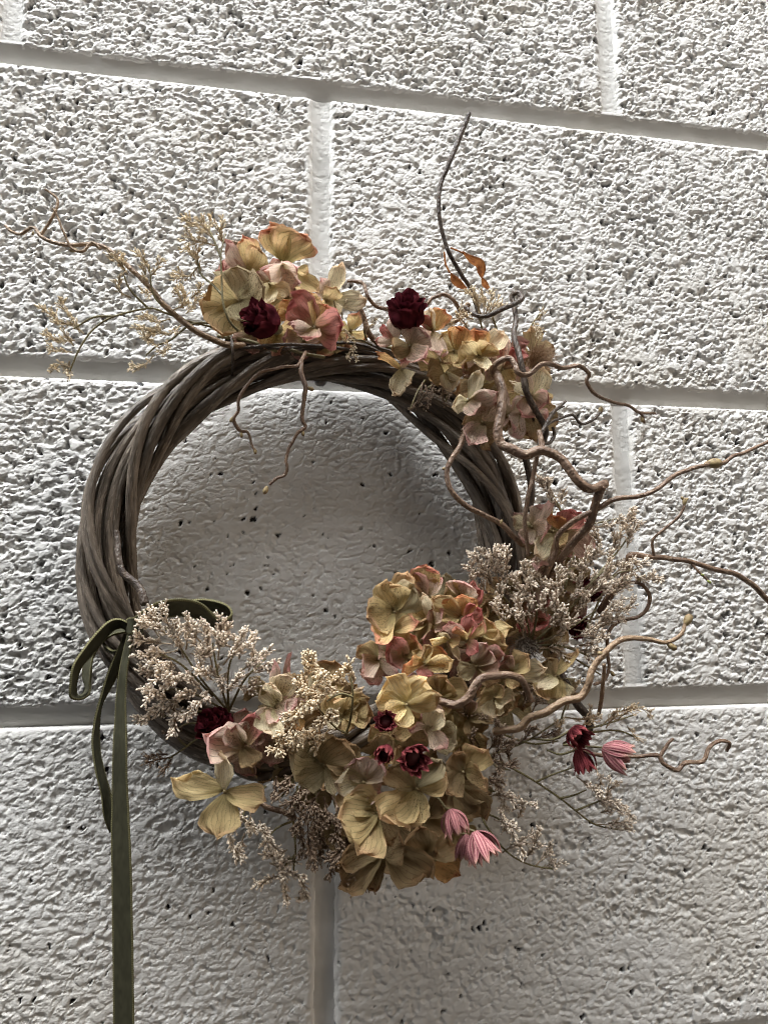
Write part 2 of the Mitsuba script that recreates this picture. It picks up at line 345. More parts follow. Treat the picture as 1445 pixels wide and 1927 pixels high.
def petal(B, Tp, w, roll=0., cup=.18, curl=.10, pal=0, seed=0, kind='hyd', nu=15, nv=15, n_hint=None):
    """One petal from its claw B to its tip Tp, w wide: vertices, faces, uv (whole parts of uv hold number and palette)."""
    rs = np.random.default_rng(seed * 7919 + 13)
    B, Tp = np.asarray(B, float), np.asarray(Tp, float)
    L = np.linalg.norm(Tp - B); e = (Tp - B) / L
    c = unit(CAM - B) if n_hint is None else unit(n_hint)
    n = unit(c - e * (c @ e)); s = np.cross(n, e)
    n, s = n * math.cos(roll) + s * math.sin(roll), s * math.cos(roll) - n * math.sin(roll)
    u, v = np.meshgrid(np.linspace(-1, 1, nu), np.linspace(0, 1, nv))
    if kind == 'hyd':
        hw = (v + .012) ** .56 * np.clip(1 - v ** 4.6, 0, 1) ** .50 * 1.24
    elif kind == 'lance':
        hw = np.clip(v + .12, 0, 1) ** .5 * np.clip(1 - v ** 2.6, 0, 1) ** .9 * 1.25
    else:
        hw = np.sin(np.pi * np.clip(v * .97 + .02, 0, 1)) ** .75
    hw = np.clip(hw, .004, None)
    ph = rs.uniform(0, 6.28, 6)
    rim = np.maximum(np.abs(u) ** 3, v ** 6)
    tooth = 1 + (.05 * np.sin(u * 17 + ph[0]) + .05 * np.sin(u * 9.3 + ph[1]) + .04 * np.sin(v * 23 + ph[4])) * rim if kind == 'hyd' else 1.0
    skew = rs.normal(0, .07)
    lat = u * hw * w / 2 * tooth + skew * w * v ** 2 + (.05 * w * np.sin(v * 5 + ph[5]) if kind == 'hyd' else 0)
    lon = v * L * (1 + (rs.normal(0, .08) * u - .10 * u ** 2) * v * (kind == 'hyd')) * (1 + (tooth - 1) * .7)
    wav = .055 if kind == 'hyd' else .02
    nor = cup * w * (u ** 2) * hw ** .8 + curl * L * (v ** 2 - v) * 1.6 + curl * .35 * L * v ** 3
    nor = nor + wav * w * (np.sin(v * 8 + ph[2] + u * 1.6) * np.abs(u) ** 1.5 + .8 * np.sin(u * 5.5 + ph[3]) * v ** 2)
    if kind == 'hyd': nor = nor + .030 * w * np.sin(u * 13 + ph[4] + v * 4) * rim * v + .022 * w * np.sin(u * 8 - v * 7 + ph[1]) * v
    nor = nor + .012 * w * np.cos(u * np.pi * 4.5) * v * (1 - v) * 3
    if kind == 'hyd':   # a lobe folded over or a pinched keel now and then
        nor = nor + rs.choice([0, 0, .12, -.10]) * w * np.maximum(u * rs.choice([-1, 1]), 0) ** 2 * v
    V = B + e * lon[..., None] + s * lat[..., None] + n * nor[..., None]
    _pid[0] += 1
    U = np.stack([_pid[0] + .01 + .98 * (u + 1) / 2, pal + .01 + .98 * v], -1)
    return V.reshape(-1, 3), grid_faces(nu, nv), U.reshape(-1, 2)
def ball(c, r, ax=None, k=8, stretch=1.0, seed=0):
    """An egg at c, long axis ax."""
    ax = unit([0, 0, 1.] if ax is None else ax)
    h = unit(np.cross(ax, [.3, .8, .5])); g = np.cross(ax, h)
    th, ph = np.meshgrid(np.linspace(0, np.pi, k), np.linspace(0, 2 * np.pi, 2 * k - 3))
    x = np.sin(th) * r * (1 + .18 * np.cos(th))
    V = np.asarray(c) + ax * (np.cos(th) * r * stretch)[..., None] + h * (x * np.cos(ph))[..., None] + g * (x * np.sin(ph))[..., None]
    V = V + .10 * r * (meshkit.noise(V * 900, seed)[..., None] - .5)
    return V.reshape(-1, 3), grid_faces(k, 2 * k - 3)[:, ::-1], np.stack([ph / 6.28, th / 3.14], -1).reshape(-1, 2)
def add(name, m, mat, parent=None, **kw):
    v, f, u = m
    return obj(name, (v, f), mat, parent, smooth=True, uv=u, **kw)

# ------------------------------------------------------------------ the ring of twisted willow rods
rg = np.random.default_rng(5)
ring = thing('willow_ring', 'grey brown wreath ring of twisted willow rods hanging against the white block wall', 'wreath ring')
RC, RM = at(589, 1026, 26), 0.1262
def rod(k, minor, phi, wind, rad, t0, t1, seed):
    th = np.linspace(t0, t1, int(abs(t1 - t0) / .035))
    r_ = np.random.default_rng(seed); a = r_.uniform(0, 6.28, 4)
    ph = phi + wind * th + .22 * np.sin(th + a[0]) + .12 * np.sin(3 * th + a[1])
    mr = minor * (1 + .10 * np.sin(2 * th + a[2]))
    R = RM + mr * np.cos(ph) * 1.0 + .0016 * np.sin(2 * th + 1.0)
    P = np.stack([RC[0] + R * np.cos(th) * 1.0, RC[1] - mr * np.sin(ph) * 1.0, RC[2] + R * np.sin(th) * 1.0], -1)
    rr = rad * (1 + .10 * np.sin(th * 1.5 + a[3]))
    return tube(P, rr, sides=11, knob=.07, seed=seed, flat=1.0)
for i in range(9):
    ph = 2 * np.pi * i / 9 + rg.normal(0, .16)
    add('rod', rod(i, .0142 + rg.normal(0, .0010), ph, 2.3 + rg.uniform(-.4, .4), .0033 + rg.uniform(-.0006, .0006), -1.9 + .17 * i, -1.9 + .17 * i + 2 * np.pi * 1.03, 300 + i), 'willow', ring)
for i in range(7):
    add('rod', rod(i, .0078 + rg.normal(0, .0006), 2 * np.pi * i / 7 + rg.normal(0, .2), 1.2, .0029 + rg.uniform(-.0005, .0005), -1.8 + .2 * i, -1.8 + .2 * i + 2 * np.pi, 340 + i), 'willow', ring)
for i in range(3):
    add('rod', rod(i, .0030, 2 * np.pi * i / 3, 1.0, .0034, .3 * i, .3 * i + 2 * np.pi, 360 + i), 'willow', ring)
# the screw the ring hangs on
sc_ = thing('wall_screw', 'dark steel round headed screw in the mortar joint under the top of the ring', 'screw')
p0, p1 = at(607, 712, -6), at(603, 714, 20)
add('shank', tube(np.linspace(p0, p1, 6), .0022, 10), 'steel', sc_)
add('head', ball(p1, .0048, unit(p1 - p0), 9, .7), 'steel', sc_)

# ------------------------------------------------------------------ the olive velvet ribbon
def band(L, R, k=6, seed=0):
    """A ribbon between its two edges (photo pixels with depths): sheet of 0.6 mm, uv across and along."""
    A, B = spline(L, k), spline(R, k)
    n = len(A); us = np.linspace(0, 1, 9)
    s = np.r_[0, np.cumsum(np.linalg.norm(np.diff((A + B) / 2, axis=0), axis=1))]
    M = A[:, None] * (1 - us)[None, :, None] + B[:, None] * us[None, :, None]
    nr = unit(np.cross(np.gradient(M, axis=0), np.gradient(M, axis=1)))
    M = M + nr * (.0006 * (n2(s[:, None] * 130 + 0 * us, us * 3 + 0 * s[:, None], seed) - .5))[..., None]
    th = .00035 * (1 + .6 * (np.abs(us * 2 - 1) > .8))[None, :, None]
    U = np.stack(np.broadcast_arrays(us[None, :], s[:, None]), -1)
    V = np.concatenate([M + nr * th, (M - nr * th)[:, ::-1]], 1); U = np.concatenate([U, U[:, ::-1]], 1)
    V = np.concatenate([V, V[:, :1]], 1); U = np.concatenate([U, U[:, :1]], 1)
    return V.reshape(-1, 3), grid_faces(19, n)[:, ::-1], U.reshape(-1, 2)
rib = thing('velvet_ribbon', 'olive green velvet ribbon tied in a bow on the left of the willow ring', 'ribbon')
z = lambda q: (110 + q[0] / 3.211, 1100 + q[1] / 3.211) + tuple(q[2:])
def zband(L, R): return ease([z(q) for q in L]), ease([z(q) for q in R])
add('tail', band(*zband([(395, 300, 56), (345, 420), (292, 560, 60), (250, 700), (215, 850, 62), (203, 960), (222, 1120), (258, 1280, 60), (276, 1420), (312, 1500, 55)],
                        [(445, 300, 57), (405, 440), (330, 600, 52), (268, 720), (250, 820, 55), (246, 920), (256, 1030), (290, 1160, 58), (318, 1270), (345, 1490, 58)])), 'velvet', rib, label='shorter paler ribbon tail curving out to the left')
add('tail', band(*zband([(418, 300, 62), (388, 420), (368, 520, 66), (350, 680), (340, 850), (331, 1000, 68), (326, 1200), (321, 1450), (323, 1734, 66), (330, 2300), (334, 2800, 60)],
                        [(455, 300, 64), (428, 440), (413, 560, 68), (406, 700), (409, 850), (414, 1000, 71), (416, 1200), (428, 1450), (440, 1734, 69), (452, 2300), (458, 2800, 62)])), 'velvet', rib, label='long dark ribbon tail hanging straight down out of the frame')
add('loop', band(*zband([(428, 240, 60), (380, 214), (325, 216), (262, 262, 66), (170, 370), (90, 490, 70), (74, 600), (68, 670), (95, 694, 66), (150, 690), (188, 655, 58), (192, 590, 54), (200, 500), (215, 430, 50), (262, 355), (335, 305), (412, 290, 52)],
                        [(428, 290, 58), (385, 262), (335, 275), (285, 325, 54), (215, 415), (140, 500, 56), (110, 600), (110, 655), (125, 672, 46), (150, 660), (165, 620, 40), (150, 560, 38), (155, 470), (175, 400, 38), (228, 335), (300, 285), (405, 262, 46)])), 'velvet', rib)
add('loop', band(*zband([(440, 215, 60), (505, 165), (600, 108, 62), (740, 88), (865, 118, 66), (955, 200), (1003, 216, 66), (1040, 190, 62), (1046, 160, 58), (1010, 122, 54), (920, 94), (840, 92, 48), (700, 120), (560, 190, 46), (450, 235, 50)],
                        [(450, 262, 54), (530, 238), (625, 205, 50), (745, 190), (850, 210, 50), (950, 262), (1003, 282, 52), (1040, 262, 48), (1048, 232, 44), (1010, 190, 40), (920, 160), (840, 165, 36), (700, 185), (560, 245, 34), (455, 270, 42)])), 'velvet', rib)
kn = ease([z((415, 215, 56)), z((432, 202, 66)), z((455, 200, 68)), z((482, 215, 58))]), ease([z((405, 285, 54)), z((425, 300, 66)), z((450, 298, 68)), z((478, 275, 56))])
add('knot', band(*kn), 'velvet', rib)
add('wrap', band(*zband([(255, 330, 46), (330, 400, 52), (420, 340, 54), (480, 240, 50)], [(285, 400, 44), (350, 425, 50), (430, 400, 52), (520, 265, 46)])), 'velvet', rib)

# ------------------------------------------------------------------ twisted hazel twigs
def twig(label, main, r, mat='bark', side=(), buds=(), name='hazel_twig', d=60, cat='twig', knob=.13, seed=0):
    """side: (pixels, radii) of lesser shoots. buds: (x, y, d, direction in the picture, length mm, material)."""
    t = thing(name, label, cat)
    for j, (pts, rr) in enumerate([(main, r)] + list(side)):
        P = spline(ease(pts, d), 7)
        w = meshkit.noise(P * 110 + seed, 3 + j)[:, None] - .5
        P = P + np.array([.0012, .0012, .0012]) * w
        rr = np.interp(np.linspace(0, 1, len(P)), np.linspace(0, 1, len(rr)), rr) / 1000 * .80
        add('stem' if j == 0 else 'side_shoot', tube(P, rr, 9, knob, seed + j), mat, t)
        for q in pts[1:-1:2]:      # nodes
            pass
    for (x, y, dd, dx, dy, ln, m) in buds:
        c = at(x, y, dd); ax = unit(at(x + dx, y + dy, dd) - c)
        add('bud', ball(c, ln * .30 / 1000, ax, 9, 1.75, seed), m, t)
    return t
BS, BG = 'bud_scale', 'bud_green'
twig('pale twisted twig reaching far left of the ring with two forked tips', [(460, 650, 48), (419, 647), (370, 622, 54), (320, 586), (279, 539, 60), (241, 501), (203, 469, 60), (174, 459), (131, 461), (100, 455), (78, 443, 56), (60, 428), (38, 440), (22, 436), (10, 424, 50)], (2.6, 2.2, 1.7, 1.5, 1.3, .9), 'bark_pale',
     side=[([(190, 468, 60), (172, 456, 61), (157, 472, 62), (137, 467), (122, 440, 64), (110, 414), (97, 392, 66)], (1.2, 1.1, .9, .7)), ([(78, 442, 56), (88, 426), (99, 408, 58), (107, 390), (108, 374), (97, 364), (84, 356, 58)], (1.2, 1.1, .8))],
     buds=[(138, 470, 62, -1, .1, 4.5, BS), (62, 438, 56, -.3, 1, 2.5, BS)])
twig('straight dark bare stem standing up above the ring with two orange dead leaves', [(905, 600, 44), (886, 547, 46), (865, 512), (841, 466, 52), (829, 421), (826, 378, 56), (828, 347), (841, 316, 58), (855, 283), (882, 213, 60)], (1.9, 1.7, 1.7, 1.8, 2.0, 2.2), 'bark_dark', name='bare_stem', cat='stem', knob=.08)
st_ = [k for k in places if k.startswith('bare_stem')][-1]
for leaf in ([(848, 466, 52), (858, 470, 56), (872, 476, 58)], [(836, 474, 52), (838, 495, 54), (846, 512, 56)]):
    add('leaf_stalk', tube(spline(ease(leaf)), .0006, 6), 'dry_leaf', st_)
def leafy(L, R, k=5):
    A, B = spline(ease(L), k), spline(ease(R), k); us = np.linspace(0, 1, 7)
    M = A[:, None] * (1 - us)[None, :, None] + B[:, None] * us[None, :, None]
    mid = (np.sin(np.pi * us) * .0022)[None, :, None] * np.array([0, -1., 0])
    U = np.stack(np.broadcast_arrays(us[None], np.linspace(0, 1, len(A))[:, None]), -1)
    return (M + mid).reshape(-1, 3), grid_faces(7, len(A)), U.reshape(-1, 2)
add('leaf', leafy([(870, 473, 58), (888, 480), (908, 488, 64), (914, 505), (908, 524, 60)], [(871, 477, 56), (884, 494), (896, 502, 56), (898, 512), (906, 524, 56)]), 'dry_leaf', st_)
add('leaf', leafy([(906, 522, 60), (916, 528), (922, 542, 54)], [(905, 526, 57), (908, 538), (917, 545, 50)]), 'dry_leaf', st_)
add('leaf', leafy([(845, 512, 56), (860, 520), (872, 532), (878, 542, 50)], [(847, 516, 53), (850, 532), (864, 542), (877, 544, 48)]), 'dry_leaf', st_)
twig('thin grey twig waving behind the upright red rose', [(655, 528, 46), (668, 529), (684, 535), (692, 558, 50), (707, 576), (727, 581, 44), (760, 590, 36), (790, 584, 44), (803, 573, 50), (812, 562), (822, 557), (838, 554), (855, 567, 52), (867, 590, 46)], (1.3, 1.5, 1.6, 1.5, 1.7), 'bark', seed=3)
twig('pale short twig in the middle of the upper right hydrangea', [(830, 612, 50), (852, 606, 54), (868, 597), (874, 585), (880, 573, 56)], (1.6, 2.0, 2.4), 'bark_pale', seed=4)
twig('grey hooked twig curling above the upper right hydrangea and running down behind it', [(874, 577, 60), (893, 593, 64), (916, 594), (945, 581, 70), (972, 569), (982, 560, 66), (974, 550), (963, 557, 60), (968, 578, 62), (971, 600), (967, 626, 72), (972, 652), (979, 677, 80), (984, 703), (988, 730, 80), (1000, 757), (1015, 785, 70), (1027, 810), (1024, 830, 60)], (1.6, 1.9, 2.1, 2.2, 2.1, 2.4, 2.4, 2.6, 2.2), 'bark_dark', side=[([(984, 703, 78), (992, 722), (996, 767), (1010, 807, 62)], (1.1, 1.2, 1.0))], seed=5)
twig('knotty twig crossing the upper right hydrangea with a forked tip over the mortar joint', [(926, 700, 80), (930, 688), (942, 678, 88), (958, 675), (968, 686), (974, 700, 92), (986, 706), (1000, 701), (1018, 686, 90), (1038, 685), (1060, 692, 84), (1088, 688), (1108, 703, 76), (1104, 716), (1115, 737), (1130, 748, 70), (1150, 755), (1185, 765, 64), (1203, 776), (1232, 778, 58)], (2.2, 2.3, 2.1, 1.9, 1.7, 1.5, 1.3, 1.1), side=[([(1060, 692, 84), (1075, 690), (1090, 686, 82)], (1.2, .9)), ([(1200, 775, 62), (1208, 782), (1212, 796, 60)], (1.2, .9))], buds=[(1208, 789, 60, .2, 1, 4, BS)], seed=6)
twig('thick brown hazel trunk bending right from the upper hydrangea to a cut stub', [(925, 690, 66), (938, 715, 76), (945, 741), (942, 776, 84), (937, 814), (943, 836, 86), (962, 845), (989, 856, 90), (1018, 847), (1050, 861, 94), (1072, 884), (1090, 908, 96), (1112, 919), (1139, 911, 92)], (3.4, 3.7, 3.6, 3.6, 3.5, 3.4, 3.4, 3.3), side=[([(1132, 917, 93), (1124, 935), (1119, 955, 88), (1108, 988), (1080, 1019, 78), (1052, 1056, 64), (1030, 1085, 50)], (3.2, 3.1, 3.2, 3.0, 2.8)), ([(1021, 849, 90), (1018, 828), (1014, 812, 86)], (2.2, 2.0))], seed=7, knob=.16)
twig('long reddish twig with a swollen knot running up to the right edge of the picture', [(1022, 1092, 60), (1030, 1072), (1045, 1039, 70), (1050, 1008), (1077, 981, 84), (1121, 959), (1157, 939, 92), (1202, 934), (1237, 919, 94), (1273, 892), (1327, 875, 92), (1345, 872), (1364, 870, 90), (1380, 858), (1398, 853, 88), (1430, 838), (1480, 815, 84)], (2.6, 2.3, 2.1, 1.9, 1.8, 1.7, 1.6, 1.5, 1.3), buds=[(1343, 872, 92, 1, -.05, 10.5, BS), (1332, 872, 91, 1, 0, 5, BS)], seed=8)
twig('dark brown twig looping in from the ring above the inner right edge', [(887, 800, 62), (871, 824, 72), (866, 838), (846, 870, 78), (840, 892), (849, 923, 78), (876, 950), (912, 970, 74), (943, 986), (963, 1006, 66), (985, 1025, 52)], (2.4, 2.1, 1.9, 2.0, 2.2, 2.2), buds=[(836, 882, 78, -1, .1, 3, BS), (943, 982, 74, .3, -1, 3, BS)], seed=9)
twig('stout twig arching to the right edge with a budded side shoot standing up', [(1130, 1150, 44), (1150, 1118, 54), (1170, 1092, 60), (1182, 1062), (1186, 1046, 66), (1224, 1049, 66), (1273, 1053), (1300, 1058, 66), (1336, 1069), (1380, 1080, 62), (1416, 1100), (1446, 1132, 56), (1480, 1150, 52)], (3.3, 3.2, 2.7, 2.1, 2.0, 2.2, 2.3, 2.4), side=[([(1231, 1046, 66), (1228, 1017, 70), (1251, 995), (1276, 974, 76), (1288, 952, 78)], (1.1, 1.0, 1.1, 1.1)), ([(1302, 1062, 66), (1318, 1079, 68), (1335, 1097, 70)], (1.0, .8))], buds=[(1288, 944, 78, .1, -1, 5, BS), (1292, 940, 78, .6, -.6, 3, BS), (1284, 938, 78, -.6, -.7, 3, BS), (1334, 1095, 70, .8, .6, 3, BG), (1322, 1082, 70, 1, .5, 2.4, BG)], seed=10)
twig('thin twig curled like a hook beside the mortar joint on the right', [(1160, 1099, 56), (1176, 1097, 60), (1198, 1097, 64), (1213, 1106), (1222, 1124, 66), (1217, 1146), (1200, 1162, 64), (1171, 1168), (1150, 1181, 60), (1142, 1207), (1144, 1236, 60), (1146, 1256), (1139, 1277, 62), (1118, 1288, 68)], (1.3, 1.4, 1.5, 1.4, 1.3, 1.2), buds=[(1202, 1092, 64, -.4, -1, 4.5, BS), (1152, 1268, 62, .5, .7, 4, BS)], seed=11)
twig('pale twisted twig rising right from the lower flowers to two plump yellow buds', [(930, 1376, 70), (945, 1374, 72), (977, 1370), (998, 1350, 78), (1030, 1338), (1062, 1320, 84), (1091, 1313), (1107, 1287, 88), (1115, 1258), (1139, 1228, 90), (1163, 1208), (1184, 1201, 88), (1216, 1202), (1253, 1209, 84), (1281, 1194), (1289, 1174, 82)], (2.7, 2.8, 2.9, 2.9, 2.7, 2.4, 2.2, 1.9, 1.5, 1.3), 'bark_pale', buds=[(1294, 1167, 82, .45, -.9, 8, BS), (1264, 1217, 84, .9, .55, 6.5, BS), (1131, 1230, 90, -.8, -.1, 4.5, BS)], side=[([(1137, 1250, 74), (1134, 1290, 66), (1131, 1320, 60), (1126, 1345, 50)], (1.3, 1.6, 1.5))], seed=12)
twig('smooth bent twig lying across the middle of the big hydrangea', [(822, 1316, 92), (836, 1322, 96), (858, 1325), (880, 1313, 100), (894, 1290), (908, 1275, 100), (934, 1272), (965, 1272, 96), (983, 1283), (992, 1300, 86), (1000, 1318, 76)], (2.5, 2.8, 2.9, 2.7, 2.5, 2.4, 2.2), 'bark', seed=13)
twig('small knobbly twig hooking out beside the red bracts at lower right', [(1080, 1410, 56), (1119, 1420, 58), (1165, 1424, 62), (1200, 1424), (1236, 1422, 66), (1249, 1437), (1273, 1450, 68), (1289, 1437), (1322, 1434, 68), (1334, 1408), (1352, 1396, 66), (1372, 1400), (1367, 1414, 62)], (1.4, 1.5, 1.6, 1.7, 1.6, 1.5, 1.3), side=[([(1243, 1422, 66), (1252, 1408), (1258, 1398, 66), (1266, 1391, 66)], (1.5, 1.3, 1.0))], seed=14)
twig('short broken twigs forking at the right end of the upper hydrangea', [(1014, 850, 80), (1016, 822), (1028, 798, 76), (1041, 776), (1064, 755, 68)], (1.5, 1.6, 1.5, 1.1), 'bark_dark', side=[([(1026, 802, 76), (1040, 792), (1054, 787, 72), (1077, 780), (1090, 794, 70), (1100, 797), (1117, 789), (1130, 775, 66)], (1.0, 1.1, 1.2, 1.2)), ([(1014, 832, 78), (1032, 834), (1043, 820, 70), (1041, 803)], (1.2, 1.4, 1.1)), ([(1041, 776, 72), (1050, 770), (1062, 764, 66)], (.9, .6))], buds=[(1130, 772, 66, .2, -1, 5, BS)], seed=15)
twig('thin upright twig between the ring and the small right hydrangea', [(994, 1045, 66), (990, 1010), (987, 977, 72), (992, 941), (1005, 887, 76), (1012, 850, 80)], (1.6, 1.7, 1.7, 1.8), 'bark', seed=16)
twig('dark shadowed twig passing behind the ring at the right', [(995, 960, 40), (1000, 930), (997, 892, 44), (988, 860, 48)], (3.0, 3.2, 2.8), 'bark_dark', seed=17)
twig('fine twig drooping into the open ring with two small buds, left of the knotted twig', [(575, 662, 52), (570, 672, 58), (564, 684, 62), (554, 689), (533, 690, 66), (516, 694), (493, 699, 68), (476, 712), (460, 731, 68), (450, 752), (448, 773), (439, 788, 66), (446, 805), (453, 812, 64), (464, 813), (471, 824), (474, 834, 62), (480, 846, 62)], (1.5, 1.3, 1.2, 1.2, 1.2, 1.4, .9, .8), buds=[(454, 818, 64, .2, 1, 3.2, BS), (480, 849, 62, .2, 1, 3.6, BS), (436, 789, 66, -.4, .6, 3.5, BS)], seed=18)
twig('knotted twig hanging into the open ring with one round bud at its end', [(566, 680, 60), (566, 698, 64), (571, 714), (576, 728, 66), (573, 745), (570, 773, 66), (570, 790), (575, 801, 66), (570, 808), (560, 815, 66), (551, 831), (543, 848, 64), (539, 866), (540, 881, 64), (534, 895), (521, 900), (508, 911, 62)], (1.9, 1.8, 1.5, 1.4, 1.2, 1.2, 1.2), buds=[(500, 922, 62, -.4, 1, 5.2, BS), (584, 731, 66, 1, .3, 4.5, BS), (570, 815, 66, .1, 1, 3.5, BS)], seed=19)
twig('brown branch passing under the lower left flowers', [(420, 1420, 34), (458, 1455, 40), (509, 1461), (545, 1447, 44), (600, 1425, 46)], (3.6, 3.8, 3.6), 'bark_dark', seed=20)
twig('straight brown stalk sloping down behind the lone four petalled floret', [(470, 1500, 56), (492, 1512, 56), (520, 1525), (556, 1540, 58)], (1.7, 1.9, 2.0), 'bark', seed=21)
twig('stubby cut twig tucked into the ring above the ribbon bow', [(220, 1000, 40), (221, 1030, 43), (224, 1052, 45), (236, 1080), (256, 1100, 48), (266, 1116, 50), (271, 1136, 52)], (2.2, 2.6, 3.0, 3.2), 'bark_dark', seed=22)
twig('pale twig end poking out behind the top left hydrangea', [(418, 452, 46), (440, 457, 46), (465, 463, 46), (490, 475, 44)], (1.7, 1.9, 2.0), 'bark_pale', seed=23)
twig('short brown twig standing between the top hydrangeas', [(670, 570, 50), (678, 583, 52), (686, 606), (694, 628, 48), (712, 648, 42)], (1.6, 2.2, 2.4), 'bark', seed=24)
twig('dark bare stem slanting down through the shade behind the lower right flowers', [(1034, 1215, 36), (1050, 1260, 40), (1065, 1290), (1085, 1325, 42), (1110, 1360, 40), (1098, 1400, 36)], (3.6, 3.8, 3.4, 3.0), 'bark_dark', seed=25)

# ------------------------------------------------------------------ hydrangea heads
def floret(head, cx, cy, d, petals, pal, eye=True, seed=0, label=None):
    """Petals: (tip x, tip y, width in px[, depth of the tip less d[, roll[, palette[, cup]]]]) round the eye at (cx, cy)."""
    fk = nkey(f'{head}__floret'); places[fk] = 1
    if label: labels[fk] = {'label': label}
    C = at(cx, cy, d)
    for j, q in enumerate(petals):
        q = tuple(q); rs = np.random.default_rng(seed * 100 + j + int(cx * 7 + cy))
        tx, ty, w = q[:3]
        dd = q[3] if len(q) > 3 and q[3] is not None else rs.uniform(2, 10)
        roll = q[4] if len(q) > 4 and q[4] is not None else rs.normal(0, .22)
        pl = q[5] if len(q) > 5 and q[5] is not None else pal
        cup = q[6] if len(q) > 6 else rs.normal(.16, .10)
        Tp = C + (at(tx, ty, d + dd) - C) * 1.05
        B = C + (Tp - C) * .03 + unit(CAM - C) * .0006 * j
        add('petal', petal(B, Tp, w * 1.16 * mm_px(d + dd * .5), roll, cup, rs.normal(.10, .10), pl, seed * 31 + j + int(cx + cy)), 'hydrangea_petal', fk)
    if eye:
        add('eye', ball(C + unit(CAM - C) * .0012, .0011, unit(CAM - C), 6, 1.2), 'petal_eye', fk)
def fill(head, spots, pal, seed):
    """Shaded florets deeper in the head: (x, y, d, reach in px)."""
    rs = np.random.default_rng(seed)
    for (x, y, d, rch) in spots:
        a0 = rs.uniform(0, 6.28)
        floret(head, x, y, d, [(x + rch * math.cos(a0 + k * 1.57 + rs.normal(0, .15)), y + rch * math.sin(a0 + k * 1.57), rch * rs.uniform(.85, 1.15), rs.uniform(-4, 8), rs.normal(0, .4)) for k in range(4)],
               pal if np.isscalar(pal) else int(rs.choice(pal)), seed=seed)

h1 = thing('hydrangea_head', 'yellow and rose edged dried hydrangea head at the top left of the ring', 'hydrangea')
fill(h1, [(520, 625, 46, 40), (570, 640, 44, 38), (620, 636, 42, 38), (660, 622, 40, 34), (470, 628, 44, 38), (470, 555, 44, 48), (540, 560, 44, 45), (600, 590, 40, 40), (450, 520, 44, 40), (515, 525, 46, 40)], [3, 0, 2], 41)
floret(h1, 470, 515, 58, [(462, 446, 42, 8, .3), (424, 459, 36, 6, -.5, 8), (490, 468, 42, 10, .2, 0), (424, 510, 50, -8, .3, 3), (410, 535, 40, -6, .2, 7)], 2, eye=False, seed=1)
floret(h1, 531, 497, 70, [(512, 428, 62, 2, -.25, 2), (564, 438, 78, 6, .15, 2), (498, 510, 46, 16, .9, 8), (562, 508, 46, 14, -.9, 8)], 2, seed=2)
floret(h1, 507, 533, 66, [(562, 530, 44, 8, .3, 8), (500, 575, 44, 6, 0, 1), (540, 512, 36, 6, .7, 8), (545, 556, 36, 8, -.3, 1)], 1, seed=3)
floret(h1, 448, 566, 74, [(380, 562, 88, 6, .1, 0), (455, 508, 88, 2, -.1, 6), (500, 556, 80, 6, .1, 6), (427, 634, 78, 8, -.15, 0), (465, 605, 60, 10, .3, 6)], 0, seed=4)
floret(h1, 558, 507, 62, [(597, 550, 32, 8, .2, 0), (580, 512, 26, 4, .6, 0)], 0, eye=False, seed=5)
floret(h1, 614, 567, 60, [(645, 500, 34, 4, .25, 1), (630, 540, 36, 8, -.2, 0), (686, 562, 36, 6, .3, 1), (600, 527, 32, 4, -.4, 8), (640, 590, 32, 10, .3, 1)], 1, seed=6)
floret(h1, 592, 616, 76, [(558, 556, 66, 4, .1, 7, .1), (616, 576, 56, 2, .2, 2), (644, 612, 74, 8, -.1, 7, .22), (578, 640, 52, 12, -.7, 3), (545, 612, 36, 4, .9, 8)], 3, seed=7)
floret(h1, 545, 592, 60, [(532, 565, 30, 2, 0, 4), (520, 590, 26, 2, 0, 4)], 4, eye=False, seed=8)

h2 = thing('hydrangea_head', 'dusty pink and yellow hydrangea head on the upper right behind the thick trunk', 'hydrangea')
fill(h2, [(830, 680, 52, 46), (890, 660, 54, 46), (945, 690, 54, 50), (990, 720, 48, 50), (900, 730, 56, 44), (960, 780, 50, 46), (915, 800, 50, 40), (790, 650, 46, 40), (1000, 660, 46, 42), (1010, 790, 44, 40)], [3, 8, 5, 0], 42)
floret(h2, 742, 645, 66, [(745, 597, 34, 6, .1, 8), (722, 610, 24, 2, .8, 7), (708, 640, 22, 0, .3, 8)], 8, eye=False, seed=11)
floret(h2, 771, 651, 72, [(778, 616, 44, 6, -.1, 8), (807, 630, 46, 8, .2, 8), (795, 678, 46, 8, -.1, 8), (738, 662, 42, 0, .1, 5)], 8, seed=12)
floret(h2, 757, 694, 58, [(713, 660, 24, 6, .9, 4), (738, 741, 36, 10, .4, 1), (774, 718, 32, 6, -.2, 1), (765, 668, 22, 2, .4, 7)], 8, eye=False, seed=13)
floret(h2, 814, 622, 66, [(833, 581, 40, 4, -.2, 4), (810, 582, 36, 6, .4, 1), (830, 668, 36, 10, .2, 8), (795, 594, 24, 4, .3, 7)], 1, seed=14)
floret(h2, 853, 660, 70, [(872, 618, 54, 4, -.1, 4), (832, 628, 40, 2, .3, 9), (866, 692, 34, 8, .3, 0), (838, 684, 36, 6, .1, 0)], 0, seed=15)
floret(h2, 901, 672, 74, [(872, 645, 46, 6, .2, 9), (920, 645, 48, 4, -.2, 0), (908, 694, 34, 10, .3, 1), (896, 624, 48, -2, 0, 4), (948, 628, 42, 2, .4, 1)], 0, seed=16)
floret(h2, 945, 695, 66, [(930, 640, 52, 4, .1, 8), (962, 652, 56, 2, -.1, 7), (990, 655, 46, 0, .3, 3), (912, 690, 44, 4, .2, 8)], 8, seed=17)
